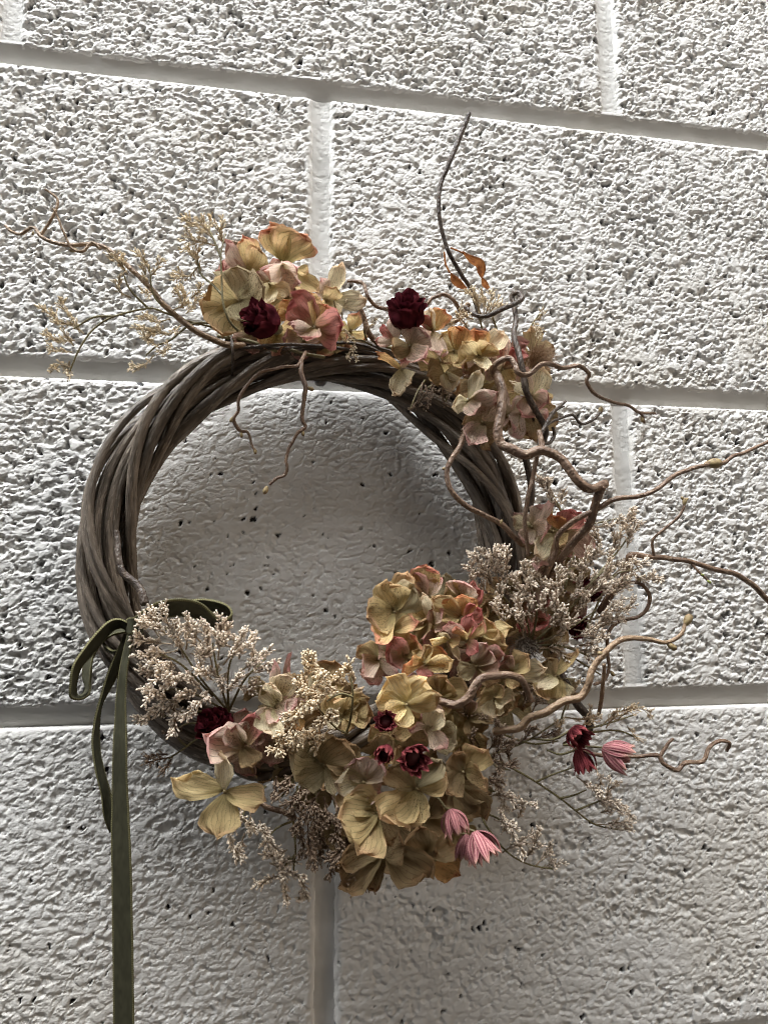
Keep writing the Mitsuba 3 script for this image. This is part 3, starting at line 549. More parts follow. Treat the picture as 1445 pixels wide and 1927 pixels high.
floret(h2, 838, 700, 64, [(805, 705, 50, 4, .1, 5), (848, 735, 40, 6, .1, 1), (868, 708, 36, 4, .3, 5)], 5, eye=False, seed=18)
floret(h2, 880, 754, 76, [(904, 698, 34, 8, .5, 1), (930, 734, 42, 10, -.5, 8), (851, 762, 36, 4, .3, 1), (895, 776, 36, 6, .2, 8)], 1, seed=19)
floret(h2, 907, 795, 70, [(893, 752, 52, 4, .1, 3), (935, 756, 40, 6, -.2, 8), (885, 836, 50, 10, .1, 8), (932, 820, 48, 4, .1, 5), (872, 800, 38, 2, .3, 5)], 8, seed=20)
floret(h2, 999, 745, 66, [(1025, 695, 50, 4, .1, 1), (962, 720, 22, 12, .5, 1), (1030, 760, 50, 6, -.2, 3), (985, 784, 44, 6, .2, 3), (975, 700, 40, 0, 0, 8)], 8, seed=21)
floret(h2, 985, 775, 60, [(1000, 822, 40, 4, .1, 5), (958, 808, 44, 4, 0, 8), (1030, 790, 36, 0, .2, 8)], 5, eye=False, seed=22)

h3 = thing('hydrangea_head', 'small faded hydrangea sprig at the middle right of the ring under the long knotted twig', 'hydrangea')
fill(h3, [(1040, 1000, 42, 44), (1085, 1010, 42, 42), (1010, 1040, 40, 40), (1080, 1060, 40, 40), (1000, 985, 40, 34)], [3, 5, 8], 43)
floret(h3, 1000, 992, 62, [(1030, 948, 40, 4, .1, 8), (964, 976, 34, 2, .4, 1), (1030, 1000, 44, 8, -.2, 8), (985, 1022, 36, 4, .2, 8)], 8, seed=31)
floret(h3, 1045, 1010, 64, [(1002, 1036, 44, 8, .1, 1), (1012, 1070, 34, 4, .3, 8), (1062, 1024, 36, 6, 0, 0)], 1, eye=False, seed=32)
floret(h3, 1060, 1000, 56, [(1068, 960, 44, 4, .1, 7), (1094, 968, 44, 2, -.1, 7), (1110, 1036, 46, 4, .1, 3), (1042, 968, 34, 2, .2, 4)], 7, seed=33)

hb = thing('hydrangea_head', 'dark faded hydrangea florets in the shade behind the bushy sea lavender on the right', 'hydrangea')
fill(hb, [(960, 1110, 40, 42), (1010, 1100, 40, 44), (1060, 1090, 40, 42), (1000, 1150, 40, 44), (1050, 1150, 38, 42), (980, 1200, 38, 42), (1030, 1200, 36, 38), (1090, 1130, 36, 36)], [3, 5, 5, 7], 49)
h4 = thing('hydrangea_head', 'big rounded yellow and red hydrangea head at the inner lower right of the ring', 'hydrangea')
fill(h4, [(760, 1140, 52, 50), (820, 1130, 54, 50), (870, 1150, 54, 50), (900, 1190, 50, 48), (780, 1210, 54, 50), (730, 1230, 48, 42), (840, 1220, 54, 46), (930, 1160, 44, 44), (890, 1250, 46, 46), (940, 1200, 42, 40), (810, 1170, 58, 44)], [0, 0, 3, 5, 6], 44)
floret(h4, 743, 1152, 84, [(724, 1098, 70, 4, 0, 0), (780, 1106, 62, 4, .1, 6), (692, 1164, 66, 6, -.1, 0), (702, 1206, 46, 10, -.4, 2), (765, 1080, 40, -4, .3, 0)], 0, seed=41)
floret(h4, 806, 1124, 72, [(808, 1064, 60, 4, .1, 2), (776, 1080, 42, 0, .3, 3), (828, 1090, 30, 4, .5, 8)], 2, seed=42)
floret(h4, 864, 1124, 72, [(874, 1096, 62, 2, 0, 8), (838, 1104, 42, 0, .2, 0), (905, 1116, 44, 2, -.3, 7), (890, 1140, 40, 6, .1, 1)], 8, seed=43)
floret(h4, 869, 1162, 88, [(872, 1120, 64, 4, 0, 4), (820, 1122, 40, 4, .4, 0), (904, 1150, 44, 4, -.4, 7)], 4, seed=44)
floret(h4, 877, 1206, 92, [(884, 1158, 30, 4, .2, 7), (898, 1228, 32, 8, -.3, 7), (850, 1168, 36, 6, .7, 3), (904, 1172, 30, 2, -.6, 2), (862, 1180, 30, 8, .9, 2)], 7, seed=45)
floret(h4, 816, 1176, 84, [(800, 1118, 30, 6, .7, 1), (833, 1150, 28, 6, .8, 8), (806, 1150, 28, 4, -.7, 3), (838, 1185, 30, 6, .7, 3)], 8, eye=False, seed=46)
floret(h4, 738, 1184, 84, [(786, 1170, 34, 8, .3, 2), (770, 1200, 34, 4, .1, 0), (716, 1198, 30, 0, .2, 3)], 0, eye=False, seed=47)
floret(h4, 762, 1236, 84, [(730, 1208, 52, 6, .2, 7), (784, 1200, 44, 4, .3, 2), (738, 1252, 44, 6, -.2, 3), (795, 1222, 40, 6, .6, 0)], 3, seed=48)
floret(h4, 800, 1250, 90, [(762, 1250, 40, 8, .4, 4), (838, 1228, 42, 4, .2, 4), (852, 1242, 38, 10, -.5, 9), (800, 1276, 34, 4, .3, 7), (800, 1218, 40, -2, .2, 0)], 4, seed=49)
floret(h4, 712, 1240, 76, [(678, 1212, 42, 4, .2, 0), (679, 1262, 42, 6, -.1, 8), (694, 1286, 42, 2, .1, 3), (750, 1266, 30, 2, .5, 8)], 8, eye=False, seed=50)
floret(h4, 845, 1206, 92, [(812, 1202, 24, 4, .8, 9), (862, 1214, 26, 4, .6, 0), (830, 1190, 26, 2, .9, 6), (866, 1240, 26, 0, .9, 1)], 0, eye=False, seed=51)
floret(h4, 905, 1198, 76, [(952, 1212, 54, 6, -.3, 0), (930, 1176, 48, 2, .1, 0), (890, 1166, 44, 0, .2, 5), (955, 1180, 40, 2, .4, 9)], 0, seed=52)
floret(h4, 896, 1254, 78, [(946, 1240, 52, 6, .1, 3), (916, 1214, 50, 4, 0, 8), (934, 1282, 42, 0, .2, 5), (862, 1270, 40, 2, .3, 6)], 8, seed=53)
floret(h4, 930, 1150, 58, [(955, 1146, 46, 2, .1, 0), (915, 1130, 44, 0, .2, 5), (970, 1180, 40, 0, 0, 5)], 0, eye=False, seed=54)

h5 = thing('hydrangea_head', 'bright pale yellow speckled floret sprig just below the big hydrangea head', 'hydrangea')
fill(h5, [(800, 1310, 60, 46), (850, 1340, 56, 46), (780, 1370, 56, 46), (740, 1390, 50, 46), (870, 1390, 50, 46)], [0, 5, 3], 45)
floret(h5, 765, 1327, 96, [(733, 1276, 64, 4, 0, 9, .08), (792, 1276, 58, 4, 0, 9, .08), (708, 1320, 44, 4, .1, 9, .1), (830, 1314, 48, 10, -.6, 0), (752, 1366, 42, 8, .2, 9), (722, 1350, 40, 6, .1, 9)], 9, seed=61)
floret(h5, 826, 1308, 78, [(838, 1276, 52, 2, 0, 0), (882, 1298, 46, 6, .4, 0), (858, 1322, 40, 4, -.3, 0), (800, 1290, 40, 0, .1, 5)], 0, seed=62)
floret(h5, 806, 1370, 90, [(832, 1340, 46, 8, .2, 1), (860, 1394, 60, 8, -.1, 6), (838, 1408, 36, 10, -.3, 8), (772, 1372, 24, 4, .7, 3)], 6, eye=False, seed=63)
floret(h5, 790, 1356, 74, [(760, 1352, 40, 2, .1, 4), (800, 1395, 46, 2, .1, 5), (740, 1380, 44, 2, 0, 0), (830, 1370, 40, 0, 0, 3)], 0, eye=False, seed=64)
floret(h5, 880, 1350, 58, [(870, 1310, 50, 2, .2, 3), (900, 1380, 44, 2, 0, 5), (925, 1340, 46, 4, .3, 5)], 3, eye=False, seed=65)

h6 = thing('hydrangea_head', 'green tinged cream hydrangea sprig right of the bent smooth twig', 'hydrangea')
fill(h6, [(940, 1290, 46, 44), (990, 1290, 46, 44), (960, 1330, 46, 42), (1040, 1290, 40, 40)], [0, 6, 5], 46)
floret(h6, 958, 1268, 74, [(992, 1232, 44, 8, .5, 0), (1024, 1264, 44, 8, -.3, 1), (944, 1240, 44, 2, .1, 3), (975, 1290, 40, 4, .2, 0)], 0, eye=False, seed=71)
floret(h6, 930, 1312, 70, [(946, 1290, 34, 6, .5, 0), (962, 1320, 40, 8, .3, 1), (925, 1350, 40, 6, .2, 1), (905, 1302, 42, 4, .1, 0), (950, 1346, 40, 4, .6, 5)], 0, eye=False, seed=72)
floret(h6, 1044, 1272, 66, [(1036, 1316, 62, 6, .1, 0), (1062, 1318, 46, 4, .3, 6), (1082, 1228, 28, 2, .5, 0), (1020, 1300, 44, 6, -.4, 1), (1030, 1240, 42, 0, .2, 5)], 0, seed=73)

h7 = thing('hydrangea_head', 'lone spotted four petalled floret sticking out at the lower left over the wall', 'hydrangea')
floret(h7, 423, 1490, 78, [(334, 1464, 50, 4, .1, 9, .05), (416, 1420, 40, 8, .5, 1), (496, 1510, 44, 6, .3, 0, .2), (418, 1572, 66, 8, 0, 0, .12)], 9, seed=81)
h8 = thing('hydrangea_head', 'cream and mauve hydrangea sprig at the lower left beside the hidden red rose', 'hydrangea')
fill(h8, [(460, 1380, 48, 44), (520, 1330, 52, 44), (560, 1300, 50, 44), (600, 1300, 48, 46), (640, 1330, 50, 44), (470, 1420, 44, 40), (560, 1370, 50, 40), (520, 1400, 46, 40), (500, 1440, 38, 34)], [5, 3, 1], 47)
floret(h8, 462, 1404, 76, [(392, 1380, 66, 8, .25, 8, .3), (432, 1366, 52, 10, -.3, 8), (486, 1338, 46, 4, .1, 7), (474, 1444, 38, 6, .1, 5), (400, 1420, 44, 4, .2, 3)], 8, eye=False, seed=82)
floret(h8, 504, 1332, 84, [(506, 1386, 48, 8, 0, 1, .1), (483, 1352, 26, 4, .6, 8), (520, 1360, 30, 4, .4, 8)], 1, eye=False, seed=83)
floret(h8, 522, 1322, 80, [(556, 1332, 40, 8, .1, 8), (540, 1268, 48, 6, .1, 1, .05), (516, 1288, 36, 8, .7, 1), (549, 1242, 18, 4, .4, 3), (518, 1250, 20, 2, .3, 8)], 1, eye=False, seed=84)
floret(h8, 560, 1340, 78, [(538, 1344, 40, 8, 0, 8, .05), (580, 1320, 30, 2, .4, 3), (552, 1380, 34, 6, .2, 4)], 8, eye=False, seed=85)
floret(h8, 604, 1300, 62, [(625, 1244, 62, 2, .05, 5), (590, 1262, 44, 2, .2, 1), (650, 1290, 44, 4, .1, 0)], 5, seed=86)
floret(h8, 476, 1312, 60, [(490, 1276, 42, 4, .1, 6), (465, 1300, 30, 2, .1, 5)], 6, eye=False, seed=87)
floret(h8, 645, 1348, 76, [(618, 1318, 46, 4, .2, 0), (694, 1318, 46, 8, -.2, 0), (700, 1344, 48, 6, .2, 0), (684, 1300, 24, 4, .4, 1), (668, 1366, 44, 6, .1, 0), (610, 1352, 36, 4, .1, 1)], 0, seed=88)

h9 = thing('hydrangea_head', 'large shaded olive and tan hydrangea head hanging at the very bottom of the wreath', 'hydrangea')
fill(h9, [(555, 1450, 42, 40), (590, 1500, 40, 38), (620, 1560, 38, 36), (600, 1430, 52, 50), (660, 1450, 52, 52), (720, 1430, 52, 48), (780, 1450, 52, 50), (840, 1450, 48, 48), (880, 1490, 44, 48), (680, 1530, 52, 52), (740, 1550, 52, 54), (800, 1540, 48, 52), (700, 1600, 46, 50), (780, 1600, 44, 50), (830, 1600, 40, 40), (650, 1600, 42, 42), (850, 1550, 42, 42)], [5, 0, 5, 6], 48)
floret(h9, 610, 1440, 82, [(545, 1424, 74, 6, .1, 6, .1), (566, 1480, 54, 6, 0, 6), (584, 1400, 44, 4, .1, 6), (630, 1500, 24, 10, .7, 6), (644, 1392, 76, 8, 0, 5, .1)], 6, seed=91)
floret(h9, 684, 1473, 88, [(631, 1472, 46, 6, .15, 1), (666, 1428, 46, 4, .1, 8), (722, 1436, 42, 6, -.1, 8), (716, 1488, 46, 2, .1, 8)], 8, seed=92)
floret(h9, 712, 1530, 92, [(640, 1536, 80, 6, .05, 0, .1), (672, 1602, 74, 10, .1, 0, .15), (664, 1496, 52, 2, 0, 0), (728, 1590, 56, 4, .2, 5)], 0, seed=93)
floret(h9, 784, 1484, 94, [(724, 1548, 72, 8, .1, 0, .15), (838, 1462, 54, 4, .1, 0), (772, 1558, 64, 8, 0, 0, .14), (730, 1446, 44, 2, .1, 5), (826, 1430, 40, 4, .2, 6)], 0, seed=94)
floret(h9, 872, 1454, 76, [(912, 1408, 58, 6, .15, 0), (912, 1456, 50, 10, -.4, 0), (850, 1420, 44, 0, .1, 5), (842, 1490, 46, 2, .1, 5)], 0, seed=95)
floret(h9, 854, 1478, 64, [(908, 1534, 66, 4, .1, 5), (880, 1540, 56, 4, 0, 5), (915, 1500, 44, 2, .2, 5)], 5, eye=False, seed=96)
floret(h9, 718, 1602, 66, [(801, 1654, 74, 4, .1, 5), (644, 1664, 62, 2, .1, 5), (692, 1670, 46, 0, .1, 5), (640, 1620, 44, 2, 0, 5), (760, 1592, 58, 6, 0, 5)], 5, seed=97)
floret(h9, 800, 1606, 58, [(860, 1650, 44, 2, .1, 4), (822, 1604, 56, 4, .1, 5), (856, 1594, 46, 0, .1, 5), (780, 1560, 64, 6, .1, 5)], 5, eye=False, seed=98)
floret(h9, 700, 1420, 76, [(690, 1400, 44, 4, .1, 5), (740, 1402, 46, 2, .1, 5), (720, 1450, 44, 2, 0, 0)], 5, eye=False, seed=99)

# ------------------------------------------------------------------ dried red roses
def rose(label, c, axis, R, H, seed):
    t = thing('dried_rose', label, 'rose'); rs = np.random.default_rng(seed)
    ax = unit(axis); hx = unit(np.cross(ax, [.2, .9, .4])); hy = np.cross(ax, hx); c = np.asarray(c)
    k = 0
    layers = [(.14, 2, .98), (.25, 2, 1.0), (.37, 3, 1.0), (.50, 3, .98), (.64, 3, .95), (.80, 3, .88), (.98, 3, .78)]
    for li, (fr, n, top) in enumerate(layers):
        a0 = rs.uniform(0, 6.28)
        for j in range(n):
            half = 1.25 if n == 3 else 1.9
            A, v = np.meshgrid(np.linspace(-1, 1, 17), np.linspace(0, 1, 15))
            aw = A * half * np.sin(np.pi * np.clip(.12 + .62 * v, 0, 1)) ** .7
            prof = fr * np.sin(np.pi * .5 * np.clip(v * 1.7 + .05, 0, 1)) ** .8 * (1 - .16 * v ** 2) + (.30 if fr > .45 else .08) * np.clip(v - .72, 0, 1) ** 2 * 12 * (.4 + .6 * rs.random())
            wob = .09 * np.sin(A * 6 + rs.uniform(0, 6)) * v ** 2 + .05 * np.sin(A * 13 + rs.uniform(0, 6)) * v ** 3 + .04 * np.sin(v * 11 + A * 4 + rs.uniform(0, 6))
            r = R * (prof * (1 + wob) - .05 * np.abs(A) * (.5 + rs.random()))
            ht = H * (top * v * (1 - .10 * A ** 2 * v + .05 * np.sin(A * 4 + rs.uniform(0, 6))) + .04 * rs.normal())
            an = a0 + j * 2 * np.pi / n + aw + .12 * rs.normal()
            V = c + ax * (ht - H * .5)[..., None] + hx * (r * np.cos(an))[..., None] + hy * (r * np.sin(an))[..., None]
            V = V + .0016 * (meshkit.fbm(V * 160, 3, seed + k)[..., None] - .5) * unit(V - c)
            U = np.stack([k + (A + 1) / 2 * .98 + .01, v], -1); k += 1
            add('petal', (V.reshape(-1, 3), grid_faces(17, 15), U.reshape(-1, 2)), 'rose_petal', t)
    add('calyx', ball(c - ax * H * .5, R * .32, ax, 8, .9), 'green_stem', t)
t_ = thing('stem_bundle', 'cut brown flower stems lying bundled along the top of the ring', 'stems')
for q_ in ([(425, 640, 44), (500, 655, 50), (580, 652, 50), (660, 640, 46)], [(450, 655, 48), (540, 648, 54), (640, 655, 50), (720, 668, 44)], [(500, 640, 42), (560, 662, 52), (610, 672, 52)], [(560, 660, 46), (640, 645, 50), (700, 655, 48), (750, 690, 42)], [(700, 640, 42), (740, 655, 48), (800, 660, 46)], [(410, 632, 44), (470, 642, 50), (520, 660, 50)]):
    add('stem', tube(spline(ease(q_)), .0011, 6, .2, len(q_)), 'bark_dark' if len(q_) > 3 else 'green_stem', t_)
rose('dark red dried rose tilted left in the top left hydrangea', at(494, 604, 84), ROT @ np.array([-.72, -.66, .25]), .0108, .0215, 1)
rose('dark red dried rose standing upright at the top of the ring', at(765, 590, 76), ROT @ np.array([.02, -.58, .80]), .0118, .0225, 2)
rose('dark red rose half hidden low on the left behind a mauve petal', at(408, 1367, 66), ROT @ np.array([-.35, -.6, .70]), .0100, .018, 3)
rose('dark red rose glimpsed behind the bushy sea lavender at the right', at(1110, 1110, 42), ROT @ np.array([.5, -.7, .4]), .0085, .016, 4)
rose('dim red rose low behind the right sea lavender by the dark stem', at(1085, 1178, 38), ROT @ np.array([.4, -.7, -.2]), .0075, .015, 5)

# ------------------------------------------------------------------ papery bract flowers
def bracts(label, c, axis, R, depth, pal, seed, n=(10, 9), openness=1.0, stalk=None, group=None):
    t = thing('bract_flower', label, 'dried flower', group); rs = np.random.default_rng(seed)
    ax = unit(axis); hx = unit(np.cross(ax, [.2, .9, .4])); hy = np.cross(ax, hx); c = np.asarray(c)
    base = c - ax * depth * .5
    for li, (nn, rr, hh) in enumerate(((n[0], 1.0, 1.0), (n[1], .72, 1.02))):
        for j in range(nn):
            a = 2 * np.pi * (j + .5 * li) / nn + rs.normal(0, .10)
            rad = hx * math.cos(a) + hy * math.sin(a)
            B = base + rad * R * .16
            Tp = base + rad * R * rr * openness * rs.uniform(.85, 1.08) + ax * depth * hh * rs.uniform(.88, 1.1)
            m = petal(B, Tp, R * .64, rs.normal(0, .16), -.22, -.24 + .16 * rs.normal(), pal, seed * 53 + li * 20 + j, 'lance', 7, 9, n_hint=rad * 1.0 + .15 * ax)
            add('bract', m, 'bract', t)
    add('disc', ball(base + ax * depth * .34, R * .50, ax, 8, .7), 'flower_disc', t)
    if stalk is not None:
        P = ease(stalk); P[-1] = base
        add('stalk', tube(spline(P), .0007, 6), 'green_stem', t)
V3 = lambda *a: ROT @ np.array(a)
bracts('small dark red bract flower topmost of the three on the yellow florets', at(725, 1358, 104), V3(.1, -.95, .25), .0068, .008, 1, 1, (10, 9), 1.0)
bracts('dark red bract flower lower left of the three on the yellow florets', at(724, 1417, 104), V3(-.2, -.85, -.15), .0066, .0095, 1, 2, (10, 9), .85)
bracts('widest open dark red bract flower right of its two neighbours on the yellow florets', at(776, 1427, 104), V3(.25, -.9, .1), .0092, .012, 1, 3, (10, 9), 1.05)
bracts('small pink striped bract flower upper one of the pair at the bottom right', at(854, 1546, 96), V3(.30, -.35, -.88), .0079, .0125, 0, 4, (10, 8), 1.0, [(800, 1485, 84), (822, 1500, 90), (838, 1520, 94), (846, 1530, 95)])
bracts('pink bract flower half behind the biggest one at the bottom right', at(875, 1594, 88), V3(-.15, -.3, -.94), .0068, .0125, 0, 5, (9, 8), 1.0, [(838, 1556, 86), (852, 1566, 88), (866, 1575, 88)])
bracts('biggest pink striped bract flower hanging lowest at the bottom right', at(903, 1592, 100), V3(.35, -.45, -.82), .0098, .0145, 0, 6, (11, 9), 1.1, [(868, 1545, 94), (880, 1560, 96), (890, 1570, 98)])
bracts('dusky red bract flower in front of the pale twig at the right', at(1086, 1384, 78), V3(.35, -.8, -.25), .0088, .011, 1, 7, (10, 9), 1.0, [(1000, 1390, 60), (1040, 1392, 68), (1070, 1390, 74)])
bracts('lowest dusky red bract flower of the right hand group hanging down', at(1095, 1432, 74), V3(.30, -.3, -.9), .0080, .0135, 1, 8, (10, 8), 1.0, [(1030, 1412, 64), (1055, 1420, 68), (1076, 1418, 72)])
bracts('rightmost pink red striped bract flower pointing right over the white wall', at(1158, 1418, 80), V3(.85, -.35, -.30), .0098, .0155, 0, 9, (11, 9), 1.1, [(1060, 1402, 66), (1090, 1404, 72), (1120, 1406, 78)])

# ------------------------------------------------------------------ sea lavender sprigs
def blossom_set(P, r_, dens, size, sd):
    """Little funnel blossoms along both sides of the spike P."""
    rs = np.random.default_rng(sd)
    t, N, B = frames(P)
    s = np.r_[0, np.cumsum(np.linalg.norm(np.diff(P, axis=0), axis=1))]
    n = max(5, int(s[-1] * 1000 * dens * 1.05)); out = []
    for q in range(n):
        x = s[-1] * (q + rs.uniform(0, .9)) / n
        i = min(np.searchsorted(s, x), len(P) - 1)
        c, e = P[i], t[i]
        a = rs.uniform(0, 6.28); g = N[i] * math.cos(a) + B[i] * math.sin(a)
        up = unit(e * rs.uniform(.7, 1.4) + g * rs.uniform(.45, .95) + np.array([0, -.25, .12]))
        L, w = size * 1.18 * rs.uniform(.7, 1.2), size * rs.uniform(.12, .19)
        h = unit(np.cross(up, g + .01)); k = np.cross(up, h)
        ang = np.arange(5) * 2 * np.pi / 5
        ring_ = lambda f, wd: c + g * r_ + up * L * f + wd * (h * np.cos(ang)[:, None] + k * np.sin(ang)[:, None])
        V = np.vstack([ring_(0, w * .35), ring_(.55, w * .8), ring_(.88, w * 1.25), ring_(1.0, w * .75), [c + g * r_ + up * L * .94]])
        F = [[a_, (b + 1) % 5 + 5 * lv, b2] for lv in range(3) for b in range(5) for a_, b2 in (((b + 5 * lv), (b + 1) % 5 + 5 * lv + 5),)]
        F += [[b + 5 * lv, (b + 1) % 5 + 5 * lv + 5, b + 5 * lv + 5] for lv in range(3) for b in range(5)]
        F += [[15 + b, 15 + (b + 1) % 5, 20] for b in range(5)]
        _pid[0] += 1
        U = np.stack([np.full(21, _pid[0] % 4000 + .5), np.r_[np.repeat([0, .5, .9, 1.0], 5), 1.0]], -1)
        out.append((V, np.array(F), U))
    return join(out)
def sprig(label, mat, stems, spikes, d=60, size=2.9, dens=2.0, seed=0, sr=.75, twiglets=None):
    """stems: pixel lines. spikes: (x0, y0, x1, y1[, bend]) from the stem to the tip."""
    t = thing('sea_lavender', label, 'dried flower sprig'); rs = np.random.default_rng(seed)
    for st in stems:
        P = spline(ease(st, d), 6)
        add('stem', tube(P, np.linspace(sr, sr * .6, len(P)) / 1000, 6), 'green_stem', t)
    for q in spikes:
        x0, y0, x1, y1 = q[:4]; b = q[4] if len(q) > 4 else rs.normal(0, .12)
        dd = d + rs.uniform(-7, 9); L = math.hypot(x1 - x0, y1 - y0)
        mx, my = (x0 + x1) / 2 - (y1 - y0) * b, (y0 + y1) / 2 + (x1 - x0) * b
        P = spline(ease([(x0, y0, d - 2), (mx, my, dd), (x1, y1, dd + 3)]), 8)
        sk = nkey(f'{t}__flower_spike'); ms = []
        k0 = 3 if L > 45 else 1
        ms.append(blossom_set(P[k0:], .0004, dens, size / 1000, seed * 77 + int(x0 + y1)))
        for j in range(int(L / 17)):     # short side sprays
            i = int(rs.uniform(.3, .92) * len(P)); e = unit(P[min(i + 1, len(P) - 1)] - P[i - 1])
            g = unit(rs.normal(0, 1, 3) + np.array([0, -.4, .15])); g = unit(g - e * (g @ e))
            Q = P[i] + (e * .75 + g * .75) * np.linspace(0, rs.uniform(.0028, .0052), 5)[:, None]
            ms.append(blossom_set(Q, .0003, dens * 1.3, size / 1000 * .95, seed * 91 + j + int(x1)))
        stem_ = tube(P, np.linspace(.5, .28, len(P)) / 1000, 5)
        stem_[2][:, 0] = .5; stem_[2][:, 1] = .1
        add('flower_spike', join(ms + [stem_]), mat, t)
sprig('straw coloured sea lavender spray fanning out at the far left of the ring', 'calyx_straw',
      [[(440, 640, 50), (407, 618, 52), (350, 603), (310, 588, 58), (279, 580), (215, 595, 62), (177, 618), (150, 655, 60), (131, 699, 58)], [(215, 595, 62), (175, 597), (140, 618, 60)], [(279, 580, 58), (245, 545), (232, 515, 62)], [(345, 600, 54), (292, 560, 60), (281, 500, 62)], [(416, 609, 54), (363, 609), (320, 640), (296, 650), (275, 668, 58)]],
      [(238, 510, 203, 478), (240, 515, 228, 480), (246, 560, 227, 518), (282, 545, 270, 500), (282, 520, 302, 492), (280, 510, 268, 478), (284, 550, 264, 545), (128, 612, 78, 577), (140, 600, 113, 573), (158, 628, 105, 610), (140, 640, 88, 627), (135, 662, 96, 658), (131, 690, 95, 700), (131, 680, 130, 708), (138, 650, 120, 625), (150, 625, 132, 606), (290, 668, 246, 692), (300, 655, 270, 632), (318, 630, 256, 615), (320, 600, 268, 594), (315, 640, 306, 666), (300, 610, 275, 640), (340, 612, 300, 625), (322, 585, 340, 540), (350, 590, 372, 556), (345, 580, 330, 545), (360, 560, 378, 535)], d=60, size=2.6, dens=1.6, seed=1)
sprig('straw coloured sea lavender standing up in front of the top left hydrangea', 'calyx_straw',
      [[(448, 622, 84), (432, 604, 88), (420, 570, 90), (417, 520), (416, 475, 90), (424, 440, 86)], [(416, 485, 90), (402, 450), (390, 425, 86)], [(417, 553, 90), (400, 535), (378, 515, 84), (372, 490)]],
      [(402, 448, 345, 410), (405, 462, 345, 450), (400, 440, 372, 412), (420, 455, 420, 420), (374, 500, 326, 518), (372, 495, 352, 465), (378, 508, 372, 470), (390, 430, 396, 406)], d=84, size=2.7, dens=1.7, seed=2)
sprig('sea lavender tuft at the foot of the bare dark stem', 'calyx_straw',
      [[(915, 640, 46), (905, 610, 50), (900, 580, 54)], [(940, 635, 46), (928, 600), (918, 570, 54)], [(985, 640, 44), (1000, 612, 46), (1015, 590, 48)]],
      [(902, 590, 872, 548), (905, 590, 890, 545), (910, 590, 905, 548), (914, 590, 925, 552), (916, 592, 938, 560), (890, 600, 868, 575), (860, 620, 835, 596), (880, 620, 858, 596), (1004, 606, 1012, 630), (1005, 603, 1022, 588), (925, 600, 950, 576)], d=56, size=2.6, dens=1.5, seed=3)
sprig('little grey sprig between the two top hydrangeas', 'calyx_straw',
      [[(700, 650, 42), (680, 640, 46), (660, 640, 50)], [(690, 640, 44), (685, 620), (690, 606, 50)], [(640, 615, 60), (634, 590), (628, 565, 70)]],
      [(690, 622, 706, 606), (672, 640, 650, 625), (668, 642, 652, 668), (660, 640, 640, 640), (664, 650, 672, 680), (645, 600, 622, 560), (636, 585, 650, 570), (634, 580, 615, 590)], d=54, size=2.0, dens=1.4, seed=4)
sprig('sparse brown sea lavender drooping over the right shoulder of the ring', 'calyx_brown',
      [[(860, 690, 52), (830, 712, 54), (790, 740, 50)], [(870, 700, 54), (850, 720), (838, 755, 54)], [(800, 715, 48), (785, 738), (772, 770, 50)], [(880, 790, 50), (872, 805), (866, 830, 56)]],
      [(795, 720, 772, 772), (800, 725, 800, 770), (815, 718, 808, 755), (835, 715, 838, 762), (848, 712, 862, 745), (850, 708, 870, 700), (845, 720, 846, 745), (872, 800, 868, 825), (852, 700, 876, 690)], d=54, size=1.9, dens=1.5, seed=5)
